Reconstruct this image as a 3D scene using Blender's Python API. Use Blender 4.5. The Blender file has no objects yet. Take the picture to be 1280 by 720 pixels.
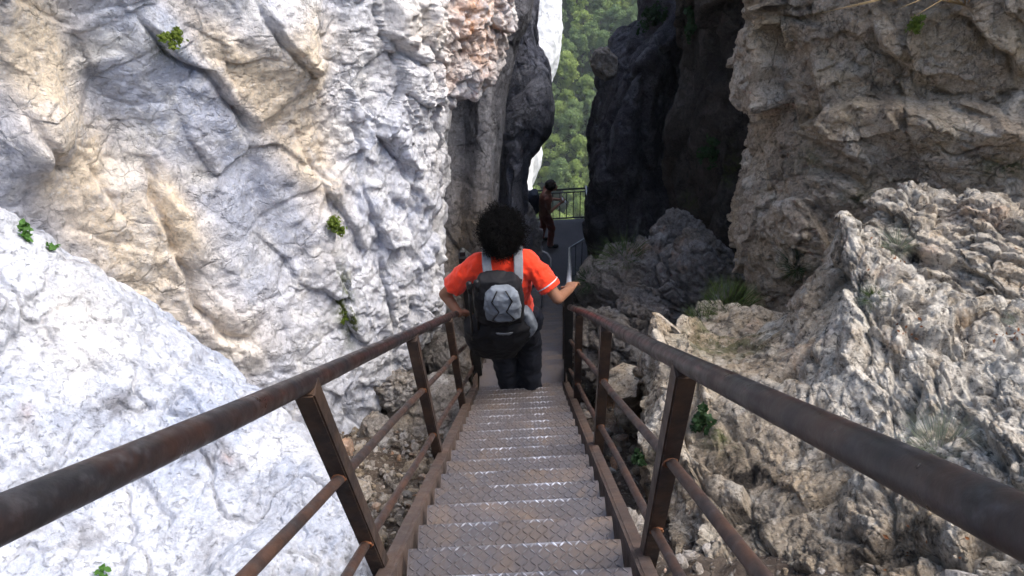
import bpy, bmesh, math, random
import numpy as np
from mathutils import Vector, Matrix
R = math.radians
S = bpy.context.scene
C = S.collection
random.seed(7)

# ------------------------------------------------------------------ frame of the place
TH = R(48.0)                       # slope of the upper flight
CT, ST = math.cos(TH), math.sin(TH)
F = 1000.0                         # focal length for a 1280 px wide picture
EX = Vector((1, 0, 0)); ED = Vector((0, CT, -ST)); EN = Vector((0, -ST, -CT))   # across, along the slope, into the slope
ROLL = R(3.0)
fw = (ED - 0.015 * EX + 0.004 * EN).normalized()
rt0 = (EX - fw * EX.dot(fw)).normalized()
dn0 = fw.cross(rt0)
if dn0.dot(EN) < 0: dn0 = -dn0
CX = (rt0 * math.cos(ROLL) + dn0 * math.sin(ROLL))
CD = (-rt0 * math.sin(ROLL) + dn0 * math.cos(ROLL))
CF = fw

def pix(x, y, Z):
    return CF * Z + CX * ((x - 640.0) * Z / F) + CD * ((y - 360.0) * Z / F)
NCX, NCD, NCF = np.array(CX), np.array(CD), np.array(CF)
def pixn(a):
    a = np.asarray(a, float); Z = a[..., 2:3]
    return NCF * Z + NCX * ((a[..., 0:1] - 640.0) * Z / F) + NCD * ((a[..., 1:2] - 360.0) * Z / F)
def proj(P):
    Z = P @ NCF
    return 640 + F * (P @ NCX) / Z, 360 + F * (P @ NCD) / Z, Z
def slope(X, Z, Y):                # across, along, below the line of the slope through the eye
    return EX * X + ED * Z + EN * Y

# ------------------------------------------------------------------ noise
def _h(ix, iy, iz, s):
    h = (ix.astype(np.uint32) * np.uint32(374761393)) ^ (iy.astype(np.uint32) * np.uint32(668265263)) ^ (iz.astype(np.uint32) * np.uint32(2246822519)) ^ np.uint32((s * 3266489917) & 0xffffffff)
    h = (h ^ (h >> np.uint32(15))) * np.uint32(2246822519)
    h = (h ^ (h >> np.uint32(13))) * np.uint32(3266489917)
    return h ^ (h >> np.uint32(16))
def perlin(P, s=0):
    I = np.floor(P).astype(np.int64); f = P - I
    u = f * f * f * (f * (f * 6 - 15) + 10)
    P = P.astype(np.float32); f = f.astype(np.float32); u = f * f * f * (f * (f * 6 - 15) + 10)
    out = np.zeros(len(P), np.float32)
    for dx in (0, 1):
        for dy in (0, 1):
            for dz in (0, 1):
                h = _h(I[:, 0] + dx, I[:, 1] + dy, I[:, 2] + dz, s)
                g = ((h & np.uint32(1023)) * np.float32(1/511.5) - 1) * (f[:, 0] - dx) + (((h >> np.uint32(10)) & np.uint32(1023)) * np.float32(1/511.5) - 1) * (f[:, 1] - dy) + (((h >> np.uint32(20)) & np.uint32(1023)) * np.float32(1/511.5) - 1) * (f[:, 2] - dz)
                w = (u[:, 0] if dx else 1 - u[:, 0]) * (u[:, 1] if dy else 1 - u[:, 1]) * (u[:, 2] if dz else 1 - u[:, 2])
                out += g * w
    return out
def fbm(P, octv=5, s=0, gain=.5, lac=2.03):
    o = np.zeros(len(P)); a = 1.0
    for k in range(octv):
        o += a * perlin(P, s + k * 17); P = P * lac + 3.7; a *= gain
    return o
def ridged(P, octv=5, s=0, gain=.5):
    o = np.zeros(len(P)); a = 1.0
    for k in range(octv):
        o += a * (1 - 2.2 * np.abs(perlin(P, s + k * 13))); P = P * 2.07 + 1.3; a *= gain
    return o
def worley(P, s=0):
    """nearest and second nearest distance, three random numbers of the nearest cell, the offset from its centre"""
    P = np.asarray(P, float); P = (P - np.floor(P.min(0))).astype(np.float32)
    I = np.floor(P).astype(np.int64); n = len(P)
    f1 = np.full(n, 9.0, np.float32); f2 = np.full(n, 9.0, np.float32); hid = np.zeros(n, np.uint32); off = np.zeros((n, 3), np.float32)
    for dx in (-1, 0, 1):
        for dy in (-1, 0, 1):
            for dz in (-1, 0, 1):
                c = I + (dx, dy, dz)
                h = _h(c[:, 0], c[:, 1], c[:, 2], s)
                q = np.stack([h & np.uint32(1023), (h >> np.uint32(10)) & np.uint32(1023), (h >> np.uint32(20)) & np.uint32(1023)], 1).astype(np.float32) * np.float32(1 / 1023)
                d = P - c.astype(np.float32) - q; e = np.sqrt((d * d).sum(1))
                near = e < f1
                f2 = np.where(near, f1, np.minimum(f2, e))
                off[near] = d[near]; hid[near] = h[near]; f1 = np.where(near, e, f1)
    hid = (hid ^ (hid >> np.uint32(7))) * np.uint32(2654435761)
    r = np.stack([(hid & np.uint32(1023)) / 511.5 - 1, ((hid >> np.uint32(10)) & np.uint32(1023)) / 511.5 - 1, ((hid >> np.uint32(20)) & np.uint32(1023)) / 511.5 - 1], 1)
    return f1, f2, r, off
FT, FS, FC = .42, .42, .6
def facets(P, size, s=0, tilt=.8, step=.5, crack=.4, cw=.08):
    f1, f2, r, off = worley(P / size, s)
    d = FT * tilt * (r * off).sum(1) + FS * step * r[:, 0] * .5
    if crack: d -= FC * crack * np.exp(-((f2 - f1) / cw) ** 2)
    return d * size
def sstep(a, b, x):
    t = np.clip((x - a) / (b - a), 0, 1); return t * t * (3 - 2 * t)
def warp(P, amp, sc, s=0):
    return P + amp * np.stack([fbm(P / sc, 3, s), fbm(P / sc + 9.1, 3, s + 5), fbm(P / sc - 4.3, 3, s + 9)], 1)
def seg_dist(x, y, pts):
    """distance in the plane to a polyline and the signed side"""
    best = np.full(x.shape, 1e9); side = np.zeros(x.shape); tot = sum(math.hypot(b[0] - a[0], b[1] - a[1]) for a, b in zip(pts[:-1], pts[1:])); run = 0
    for (ax, ay), (bx, by) in zip(pts[:-1], pts[1:]):
        dx, dy = bx - ax, by - ay; L = dx * dx + dy * dy
        t = np.clip(((x - ax) * dx + (y - ay) * dy) / L, 0, 1)
        d = np.hypot(x - ax - t * dx, y - ay - t * dy)
        sg = np.sign((x - ax) * dy - (y - ay) * dx)
        m = d < best; best = np.where(m, d, best); side = np.where(m, sg * sstep(0, 28, np.minimum(run + t * math.sqrt(L), tot - run - t * math.sqrt(L))), side); run += math.sqrt(L)
    return best, side

# ------------------------------------------------------------------ objects
def link(o, parent=None):
    C.objects.link(o)
    if parent is not None: o.parent = parent
    return o
def tag(o, label=None, cat=None, group=None, kind=None):
    if label: o['label'] = label
    if cat: o['category'] = cat
    if group: o['group'] = group
    if kind: o['kind'] = kind
    return o
def empty(name, loc=(0, 0, 0), label=None, cat=None, group=None):
    o = bpy.data.objects.new(name, None); o.location = loc; o.empty_display_size = .2
    link(o); return tag(o, label, cat, group)
def mesh_np(name, V, Fq, mat=None, parent=None, smooth=True, attrs=None, local=False):
    """V (n,3); Fq list of face arrays (each m x k); world coordinates when the parent is an Empty without rotation"""
    V = np.asarray(V, float)
    org = np.zeros(3)
    if parent is not None: org = np.zeros(3) if local else np.array(parent.location)
    elif not local:
        org = V.mean(0)
    me = bpy.data.meshes.new(name)
    if not isinstance(Fq, list): Fq = [Fq]
    me.vertices.add(len(V)); me.vertices.foreach_set('co', (V - org).astype(np.float32).ravel())
    li = np.concatenate([f.ravel() for f in Fq]).astype(np.int32)
    lt = np.concatenate([np.full(len(f), f.shape[1]) for f in Fq]).astype(np.int32)
    me.loops.add(len(li)); me.loops.foreach_set('vertex_index', li)
    me.polygons.add(len(lt)); me.polygons.foreach_set('loop_start', (np.cumsum(lt) - lt).astype(np.int32))
    me.update(calc_edges=True)
    me.polygons.foreach_set('use_smooth', np.full(len(lt), smooth))
    if attrs:
        for k, v in attrs.items():
            a = me.attributes.new(k, 'FLOAT', 'POINT'); a.data.foreach_set('value', np.asarray(v, np.float32))
    me.update()
    if mat: me.materials.append(mat)
    o = bpy.data.objects.new(name, me)
    if parent is None: o.location = org
    return link(o, parent)

class MB:
    """collects simple shapes into one mesh"""
    def __init__(s): s.v = []; s.f = []
    def add(s, vs, fs):
        n = len(s.v); s.v += [Vector(v) for v in vs]; s.f += [[i + n for i in f] for f in fs]; return s
    def box(s, c, size, ax=None, bev=0.0):
        c = Vector(c); ax = ax or (Vector((1, 0, 0)), Vector((0, 1, 0)), Vector((0, 0, 1)))
        bm = bmesh.new(); bmesh.ops.create_cube(bm, size=1)
        for v in bm.verts: v.co = Vector((v.co.x * size[0], v.co.y * size[1], v.co.z * size[2]))
        if bev: bmesh.ops.bevel(bm, geom=bm.edges[:], offset=bev, segments=2, affect='EDGES')
        bm.verts.index_update()
        s.add([c + ax[0] * v.co.x + ax[1] * v.co.y + ax[2] * v.co.z for v in bm.verts], [[v.index for v in f.verts] for f in bm.faces]); bm.free(); return s
    def tube(s, pts, r, n=10, caps=True, flat=1.0, up=None):
        pts = [Vector(p) for p in pts]; rs = r if isinstance(r, (list, tuple)) else [r] * len(pts)
        t = (pts[1] - pts[0]).normalized()
        a = up.copy() if up else (Vector((0, 0, 1)) if abs(t.z) < .9 else Vector((1, 0, 0)))
        n0 = len(s.v); u = (a - t * a.dot(t)).normalized()
        for i, p in enumerate(pts):
            t = (pts[min(i + 1, len(pts) - 1)] - pts[max(i - 1, 0)]).normalized()
            u = (u - t * u.dot(t)).normalized(); w = t.cross(u)
            for k in range(n):
                an = 2 * math.pi * k / n
                s.v.append(p + (u * math.cos(an) * flat + w * math.sin(an)) * rs[i])
        for i in range(len(pts) - 1):
            for k in range(n):
                s.f.append([n0 + i * n + k, n0 + i * n + (k + 1) % n, n0 + (i + 1) * n + (k + 1) % n, n0 + (i + 1) * n + k])
        if caps:
            s.f.append([n0 + k for k in range(n)][::-1]); s.f.append([n0 + (len(pts) - 1) * n + k for k in range(n)])
        return s
    def ball(s, c, r, ax=None, seg=14, rings=9):
        c = Vector(c); r = (r, r, r) if not hasattr(r, '__len__') else r
        ax = ax or (Vector((1, 0, 0)), Vector((0, 1, 0)), Vector((0, 0, 1)))
        n0 = len(s.v)
        for i in range(rings + 1):
            th = math.pi * i / rings
            for k in range(seg):
                ph = 2 * math.pi * k / seg
                s.v.append(c + ax[0] * r[0] * math.sin(th) * math.cos(ph) + ax[1] * r[1] * math.sin(th) * math.sin(ph) + ax[2] * r[2] * math.cos(th))
        for i in range(rings):
            for k in range(seg):
                s.f.append([n0 + i * seg + k, n0 + (i + 1) * seg + k, n0 + (i + 1) * seg + (k + 1) % seg, n0 + i * seg + (k + 1) % seg])
        return s
    def limb(s, a, b, ra, rb, n=14):
        s.tube([a, Vector(a).lerp(Vector(b), .5), b], [ra, (ra + rb) / 2, rb], n, True)
        s.ball(a, ra, seg=n); s.ball(b, rb, seg=n); return s
    def loft(s, rings, n=20):
        """rings: (centre, axis1*radius, axis2*radius), super-ellipse power"""
        n0 = len(s.v)
        for c, u, w, pw in rings:
            c, u, w = Vector(c), Vector(u), Vector(w)
            for k in range(n):
                a = 2 * math.pi * k / n; ca, sa = math.cos(a), math.sin(a)
                s.v.append(c + u * math.copysign(abs(ca) ** pw, ca) + w * math.copysign(abs(sa) ** pw, sa))
        for i in range(len(rings) - 1):
            for k in range(n):
                s.f.append([n0 + i * n + k, n0 + i * n + (k + 1) % n, n0 + (i + 1) * n + (k + 1) % n, n0 + (i + 1) * n + k])
        s.f.append([n0 + k for k in range(n)][::-1]); s.f.append([n0 + (len(rings) - 1) * n + k for k in range(n)])
        return s
    def build(s, name, mat, parent=None, smooth=False, remesh=0, relax=3, label=None, fix=True):
        me = bpy.data.meshes.new(name)
        org = Vector(parent.location) if parent is not None else sum(s.v, Vector()) / len(s.v)
        if parent is not None and parent.parent is not None: org = org + Vector(parent.parent.location)
        me.from_pydata([tuple(v - org) for v in s.v], [], s.f)
        if fix:
            bm = bmesh.new(); bm.from_mesh(me); bmesh.ops.recalc_face_normals(bm, faces=bm.faces[:]); bm.to_mesh(me); bm.free()
        o = bpy.data.objects.new(name, me)
        if parent is None: o.location = org
        link(o, parent)
        if remesh:
            m = o.modifiers.new('r', 'REMESH'); m.mode = 'VOXEL'; m.voxel_size = remesh; m.use_smooth_shade = True
            if relax:
                m2 = o.modifiers.new('s', 'SMOOTH'); m2.iterations = relax; m2.factor = .5
            dg = bpy.context.evaluated_depsgraph_get(); dg.update()
            nm = bpy.data.meshes.new_from_object(o.evaluated_get(dg)); o.modifiers.clear(); o.data = nm
            smooth = True
        if mat: o.data.materials.clear(); o.data.materials.append(mat)
        o.data.polygons.foreach_set('use_smooth', [smooth] * len(o.data.polygons))
        if label: o['label'] = label
        return o
# ------------------------------------------------------------------ materials
class NT:
    def __init__(s, name):
        s.m = bpy.data.materials.new(name); s.m.use_nodes = True; s.t = s.m.node_tree; s.t.nodes.clear()
        s.out = s.t.nodes.new('ShaderNodeOutputMaterial'); s.b = s.t.nodes.new('ShaderNodeBsdfPrincipled')
        s.t.links.new(s.b.outputs[0], s.out.inputs[0])
        s.co = s.t.nodes.new('ShaderNodeTexCoord').outputs['Object']
    def set(s, n, i, v):
        if v is None: return
        k = n.inputs[i]
        if isinstance(v, bpy.types.NodeSocket): s.t.links.new(v, k)
        else: k.default_value = v
    def mapv(s, scale=(1, 1, 1), rot=(0, 0, 0), loc=(0, 0, 0), src=None):
        n = s.t.nodes.new('ShaderNodeMapping'); s.set(n, 0, src or s.co); n.inputs['Scale'].default_value = scale; n.inputs['Rotation'].default_value = rot; n.inputs['Location'].default_value = loc
        return n.outputs[0]
    def noise(s, scale, detail=6, rough=.55, dist=0, src=None, color=False):
        n = s.t.nodes.new('ShaderNodeTexNoise'); s.set(n, 'Vector', src or s.co); s.set(n, 'Scale', scale); s.set(n, 'Detail', detail); s.set(n, 'Roughness', rough); s.set(n, 'Distortion', dist)
        return n.outputs['Color' if color else 0]
    def voro(s, scale, feature='F1', src=None, rnd=1):
        n = s.t.nodes.new('ShaderNodeTexVoronoi'); n.feature = feature; s.set(n, 'Vector', src or s.co); s.set(n, 'Scale', scale); s.set(n, 'Randomness', rnd)
        return n.outputs['Distance']
    def ramp(s, f, stops, interp='LINEAR'):
        n = s.t.nodes.new('ShaderNodeValToRGB'); s.set(n, 0, f); e = n.color_ramp.elements; n.color_ramp.interpolation = interp
        while len(e) < len(stops): e.new(.5)
        for i, (p, c) in enumerate(stops):
            e[i].position = p; e[i].color = (c, c, c, 1) if not hasattr(c, '__len__') else (*c, 1)
        return n.outputs[0]
    def mix(s, f, a, b, mode='MIX'):
        n = s.t.nodes.new('ShaderNodeMix'); n.data_type = 'RGBA'; n.blend_type = mode
        s.set(n, 0, f)
        for i, v in ((6, a), (7, b)):
            if not isinstance(v, bpy.types.NodeSocket): v = (v, v, v, 1) if not hasattr(v, '__len__') else (*v[:3], 1)
            s.set(n, i, v)
        return n.outputs[2]
    def math(s, op, a, b=None, c=None):
        n = s.t.nodes.new('ShaderNodeMath'); n.operation = op; s.set(n, 0, a); s.set(n, 1, b); s.set(n, 2, c); return n.outputs[0]
    def attr(s, name):
        n = s.t.nodes.new('ShaderNodeAttribute'); n.attribute_name = name; return n.outputs['Fac']
    def bump(s, h, strength=.5, dist=.02, prev=None):
        n = s.t.nodes.new('ShaderNodeBump'); s.set(n, 'Height', h); s.set(n, 'Strength', strength); s.set(n, 'Distance', dist)
        if prev: s.set(n, 'Normal', prev)
        return n.outputs[0]
    def done(s, col, rough=.9, nrm=None, metal=0, spec=None, **k):
        s.set(s.b, 'Base Color', col if isinstance(col, bpy.types.NodeSocket) else (*col, 1)); s.set(s.b, 'Roughness', rough); s.set(s.b, 'Metallic', metal)
        if nrm: s.set(s.b, 'Normal', nrm)
        if spec is not None: s.set(s.b, 'Specular IOR Level', spec)
        for a, v in k.items(): s.set(s.b, a, v)
        return s.m

def rock_mat(name, base, alt, cream, light, dark, scale=1.0, streak=(1, 1, 1), srot=(0, 0, 0), spots=.35, bumpd=.012, fine=1.0, cracks=.6, holes=.6):
    n = NT(name)
    sv = n.mapv(streak, srot)
    big = n.noise(.9 * scale, 6, .6, .6, sv)
    c = n.mix(n.ramp(big, [(.38, 0), (.62, 1)]), base, alt)
    c = n.mix(n.ramp(n.noise(2.3 * scale, 6, .62, .8, sv), [(.5, 0), (.66, 1)]), c, light)
    cr = n.math('MULTIPLY', n.attr('cream'), n.ramp(n.noise(3.1 * scale, 6, .65, .4, sv), [(.30, .25), (.50, 1)]))
    c = n.mix(cr, c, cream)
    c = n.mix(n.math('MULTIPLY', n.attr('orange'), n.ramp(n.noise(6 * scale, 5, .7, .5), [(.36, .2), (.5, 1)])), c, (.60, .30, .14))
    c = n.mix(n.math('MULTIPLY', n.attr('white'), n.ramp(n.noise(4 * scale, 6, .7, .5), [(.36, .1), (.54, 1)])), c, light)
    c = n.mix(n.ramp(n.noise(29 * scale, 5, .75), [(.42, .45), (.56, 0)]), c, n.mix(.6, c, dark))
    sp = n.ramp(n.noise(17 * scale, 7, .72, .3), [(.36, 1), (.47, 0)])
    c = n.mix(n.math('MULTIPLY', sp, spots), c, dark)
    sw = n.ramp(n.noise(38 * scale, 4, .75), [(.55, 0), (.68, 1)])
    c = n.mix(n.math('MULTIPLY', sw, .55), c, light)
    c = n.mix(n.math('MULTIPLY', n.attr('stain'), n.ramp(n.noise(5 * scale, 6, .7, .5, sv), [(.38, .1), (.58, 1)])), c, dark)
    c = n.mix(n.math('MULTIPLY', n.attr('moss'), n.ramp(n.noise(14, 4, .7), [(.42, 0), (.55, 1)])), c, (.07, .09, .02))
    b = n.bump(n.noise(9 * scale * fine, 7, .70, .4, sv), 1.0, bumpd * 2.6)
    vv = n.ramp(n.voro(34 * scale * fine, 'F1', n.mix(.12, n.co, n.noise(11, 3, color=True))), [(0, 0), (.32, 1)])
    pit = n.ramp(n.noise(6 * scale, 4), [(.45, 0), (.6, 1)])
    b = n.bump(n.mix(pit, 1.0, vv), .5, bumpd * .6, b)
    b = n.bump(n.noise(75 * scale * fine, 4, .8), .9, bumpd * .5, b)
    hol = n.ramp(n.noise(24 * scale * fine, 5, .65, .6), [(.33, 1 - holes), (.42, 1)])
    b = n.bump(hol, .9, bumpd * 1.6, b)
    wv = n.mix(.16, n.mapv(streak, srot), n.noise(3.2 * scale, 6, .6, color=True))
    ck = n.ramp(n.voro(3.4 * scale, 'DISTANCE_TO_EDGE', wv), [(0, 0), (.035, 1)])
    ck = n.mix(n.math('MULTIPLY', n.ramp(n.noise(2.1 * scale, 3), [(.50, 0), (.58, 1)]), cracks), 1.0, ck)
    ck2 = n.mix(n.math('MULTIPLY', n.ramp(n.noise(4.7 * scale, 3), [(.50, 0), (.60, 1)]), cracks), 1.0, n.ramp(n.voro(11 * scale, 'DISTANCE_TO_EDGE', wv), [(0, 0), (.05, 1)]))
    b = n.bump(ck, 1.0, bumpd * 1.5, b); b = n.bump(ck2, 1.0, bumpd * .9, b)
    c = n.mix(n.math('MULTIPLY', n.mix(1.0, hol, n.mix(1.0, ck, ck2, 'MULTIPLY'), 'MULTIPLY'), 1.0), n.mix(.55, c, dark), c)  # shade of the hollows is put into the colour; cracks darkened too
    return n.done(c, .92, b, spec=.25)

M = {}
M['wall'] = rock_mat('pale_limestone', (.50, .54, .66), (.74, .755, .82), (.88, .735, .555), (.88, .87, .86), (.17, .165, .17), 1.0, spots=.22, bumpd=.013, cracks=.35, holes=.35)
M['near'] = rock_mat('bright_limestone', (.43, .47, .57), (.64, .66, .72), (.68, .62, .52), (.76, .76, .78), (.20, .20, .22), 1.5, spots=.35, bumpd=.009, cracks=.12, holes=.45)
M['right'] = rock_mat('brown_limestone', (.45, .35, .25), (.54, .445, .34), (.58, .45, .29), (.72, .64, .53), (.06, .048, .037), 1.3, spots=.55, bumpd=.020, cracks=.5, holes=.6)
M['crest'] = rock_mat('weathered_limestone', (.40, .31, .215), (.54, .445, .33), (.65, .49, .31), (.84, .77, .66), (.035, .028, .022), 1.6, spots=.85, bumpd=.017, cracks=.4, holes=.75)
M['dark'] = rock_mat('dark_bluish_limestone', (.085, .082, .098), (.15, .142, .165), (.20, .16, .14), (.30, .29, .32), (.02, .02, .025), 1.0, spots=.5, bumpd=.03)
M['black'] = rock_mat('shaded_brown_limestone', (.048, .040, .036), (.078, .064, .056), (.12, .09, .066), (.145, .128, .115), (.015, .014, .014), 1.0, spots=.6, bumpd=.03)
M['far'] = rock_mat('white_limestone', (.75, .75, .78), (.82, .82, .84), (.8, .76, .7), (.9, .9, .9), (.5, .5, .52), .2, spots=.2, bumpd=.02)
M['rubble'] = rock_mat('rubble_limestone', (.20, .165, .13), (.34, .30, .26), (.44, .34, .22), (.60, .57, .54), (.05, .04, .035), 2.0, spots=.45, bumpd=.008)

def soil_mat():
    n = NT('stony_soil')
    c = n.mix(n.ramp(n.noise(3, 9, .7), [(.4, 0), (.6, 1)]), (.075, .055, .042), (.15, .12, .095))
    f = n.ramp(n.voro(38, 'F1', n.mix(.1, n.co, n.noise(9, 3, color=True))), [(.15, 1), (.4, 0)])
    c = n.mix(n.math('MULTIPLY', f, n.ramp(n.noise(11, 8, .7), [(.42, 0), (.52, 1)])), c, n.mix(n.noise(60, 3), (.18, .14, .10), (.50, .46, .41)))
    return n.done(c, .95, n.bump(f, .7, .02, n.bump(n.noise(20, 10, .7), .9, .03)), spec=.2)
M['soil'] = soil_mat()

def metal_mat(name, base, rust, grey, rustamt=.5, rough=.5, scale=1.0, metal=.3):
    n = NT(name)
    a = n.ramp(n.noise(7 * scale, 9, .68, .4), [(.5 - .2 * rustamt, 0), (.72 - .2 * rustamt, 1)])
    c = n.mix(a, base, rust)
    c = n.mix(n.ramp(n.noise(23 * scale, 8, .7), [(.55, 0), (.7, .7)]), c, grey)
    c = n.mix(n.ramp(n.noise(60 * scale, 6, .7), [(.6, 0), (.72, .8)]), c, (.02, .015, .013))
    r = n.ramp(n.noise(18 * scale, 6, .6), [(.3, rough - .1), (.7, rough + .25)])
    return n.done(c, r, n.bump(n.noise(60 * scale, 8, .7), .35, .002, n.bump(n.noise(14 * scale, 4), .3, .003)), metal=metal, spec=.5)
M['rail'] = metal_mat('worn_rail_steel', (.020, .018, .021), (.050, .024, .018), (.075, .070, .075), .45, .34, metal=.3)
M['post'] = metal_mat('rusty_post_steel', (.028, .019, .017), (.075, .042, .026), (.13, .09, .06), .5, .5, metal=.25)
M['rod'] = metal_mat('rusty_rod_steel', (.036, .027, .026), (.085, .042, .027), (.09, .078, .074), .55, .5, metal=.25)
M['stringer'] = metal_mat('stringer_steel', (.085, .063, .055), (.125, .08, .058), (.15, .125, .115), .5, .5, metal=.25)
M['shade_steel'] = metal_mat('dark_green_steel', (.02, .022, .022), (.03, .028, .03), (.035, .035, .04), .3, .5, metal=.2)
M['pale_steel'] = metal_mat('galvanised_steel', (.30, .31, .34), (.24, .24, .26), (.4, .4, .42), .3, .4, metal=.5)
def tread_mat():
    n = NT('worn_chequer_plate')
    rnd = n.t.nodes.new('ShaderNodeObjectInfo').outputs['Random']
    va = n.t.nodes.new('ShaderNodeVectorMath'); va.operation = 'ADD'; n.set(va, 0, n.co); cb = n.t.nodes.new('ShaderNodeCombineXYZ'); n.set(cb, 0, n.math('MULTIPLY', rnd, 37.0)); n.set(cb, 1, n.math('MULTIPLY', rnd, 91.0)); n.set(va, 1, cb.outputs[0]); n.co = va.outputs[0]
    c = n.mix(n.ramp(n.noise(5, 8, .65, .5), [(.38, 0), (.62, 1)]), (.082, .074, .079), (.108, .083, .070))
    c = n.mix(n.ramp(n.noise(2.2, 6, .6), [(.5, 0), (.7, .8)]), c, (.125, .108, .112))
    c = n.mix(n.ramp(n.noise(40, 8, .7), [(.52, 0), (.66, .75)]), c, (.075, .055, .045))
    w = n.math('MULTIPLY', n.attr('wear_glint'), n.ramp(n.noise(7, 5, .6), [(.36, 0), (.52, 1)]))
    c = n.mix(n.ramp(n.noise(3.3, 7, .7, .8), [(.52, 0), (.68, .7)]), c, (.17, .115, .075))
    c = n.mix(n.ramp(n.noise(14, 9, .75), [(.55, 0), (.70, .6)]), c, (.045, .036, .034))
    c = n.mix(w, c, (.92, .92, 1.0))  # foot wear plus nose highlights, both painted as near-white colour
    r = n.mix(w, n.ramp(n.noise(12, 6, .6), [(.3, .38), (.7, .62)]), (.22, .22, .22))
    return n.done(c, r, n.bump(n.noise(90, 6, .7), .3, .0015), metal=n.math('MULTIPLY_ADD', w, -.2, .35), spec=.6)
M['tread'] = tread_mat()
def flat(name, col, rough=.8, sc=30, var=.25, bd=.002, metal=0, spec=.3, sheen=0):
    n = NT(name); d = tuple(c * (1 - var) for c in col)
    c = n.mix(n.ramp(n.noise(sc, 7, .65), [(.35, 0), (.65, 1)]), d, col)
    return n.done(c, rough, n.bump(n.noise(sc * 2.5, 6, .6), .4, bd), metal=metal, spec=spec, **({'Sheen Weight': sheen} if sheen else {}))
M['weld'] = flat('orange_weld_rust', (.30, .12, .055), .8, 60, .75)
M['shirt'] = flat('red_cotton', (.95, .050, .012), .85, 12, .12, .01, sheen=.2)
M['trousers'] = flat('dark_blue_cloth', (.012, .014, .024), .9, 14, .4, .01)
M['skin'] = flat('warm_skin', (.28, .135, .08), .55, 20, .15, .001)
M['hair'] = flat('black_hair', (.003, .0025, .0025), .8, 40, .4, .004, spec=.1)
M['black_cloth'] = flat('black_pack_cloth', (.009, .009, .012), .75, 25, .3, .003)
M['grey_cloth'] = flat('grey_pack_cloth', (.20, .225, .26), .75, 18, .3, .006)
M['strap'] = flat('grey_strap', (.20, .21, .23), .8, 30, .2, .003)
M['plastic'] = flat('black_plastic', (.01, .01, .012), .4, 50, .2)
M['white_trim'] = flat('pale_piping', (.55, .55, .57), .6, 50, .1)
M['boot'] = flat('dark_boot', (.02, .018, .017), .8, 40, .3)
M['red_brown'] = flat('dark_red_cloth', (.19, .042, .032), .85, 14, .3, .006)
M['brown_top'] = flat('brown_red_top', (.27, .095, .06), .85, 14, .3, .006)
M['dark_skin'] = flat('tanned_skin', (.36, .17, .11), .6, 20, .15)
M['brown_hair'] = flat('dark_brown_hair', (.02, .010, .007), .6, 40, .4)
M['navy'] = flat('navy_pack_cloth', (.012, .016, .035), .7, 25, .3)
M['phone'] = flat('pale_phone', (.7, .7, .72), .3, 50, .05)
M['bark'] = flat('tree_bark', (.09, .07, .05), .9, 8, .4, .02)

def leaf_mat(name, a, b, var=1.0):
    n = NT(name)
    oi = n.t.nodes.new('ShaderNodeObjectInfo').outputs['Random']
    geo = n.t.nodes.new('ShaderNodeNewGeometry').outputs['Random Per Island']
    f = n.math('ADD', n.math('MULTIPLY', oi, .55 * var), n.math('MULTIPLY', geo, .45))
    c = n.mix(f, a, b)
    n.done(c, .6, spec=.3)
    tr = n.t.nodes.new('ShaderNodeBsdfTranslucent'); n.set(tr, 0, c)
    ms = n.t.nodes.new('ShaderNodeMixShader'); ms.inputs[0].default_value = .4
    n.t.links.new(n.b.outputs[0], ms.inputs[1]); n.t.links.new(tr.outputs[0], ms.inputs[2]); n.t.links.new(ms.outputs[0], n.out.inputs[0])
    return n.m
M['tree_leaf'] = leaf_mat('tree_leaves', (.15, .23, .09), (.28, .37, .13))
M['tree_leaf_pale'] = leaf_mat('pale_tree_leaves', (.25, .35, .09), (.40, .48, .14))
M['fern'] = leaf_mat('dark_fern_leaves', (.02, .05, .015), (.05, .10, .03), 0)
M['yellow_leaf'] = leaf_mat('yellow_green_leaves', (.10, .16, .02), (.26, .30, .04), 0)
M['green_leaf'] = leaf_mat('bright_green_leaves', (.07, .17, .03), (.14, .30, .06), 0)
M['grass'] = leaf_mat('grass_blades', (.05, .09, .02), (.13, .17, .05), 0)
M['grey_grass'] = leaf_mat('grey_green_blades', (.20, .23, .16), (.34, .36, .27), 0)
M['straw'] = leaf_mat('dry_straw', (.36, .25, .12), (.5, .38, .2), 0)
def ground_mat():
    n = NT('wooded_ground')
    c = n.mix(n.ramp(n.noise(.25, 9, .7), [(.4, 0), (.6, 1)]), (.04, .065, .025), (.06, .09, .03))
    c = n.mix(n.ramp(n.noise(.05, 9, .7), [(.55, 0), (.68, 1)]), c, (.07, .09, .04))
    return n.done(c, .95, n.bump(n.noise(.8, 10, .7), 1, .5), spec=.1)
M['ground'] = ground_mat()
M['concrete'] = flat('grey_concrete', (.095, .09, .098), .9, 3, .25, .004)
M['rust_leaf'] = leaf_mat('dead_leaves', (.22, .08, .03), (.40, .18, .07), 0)
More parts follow.
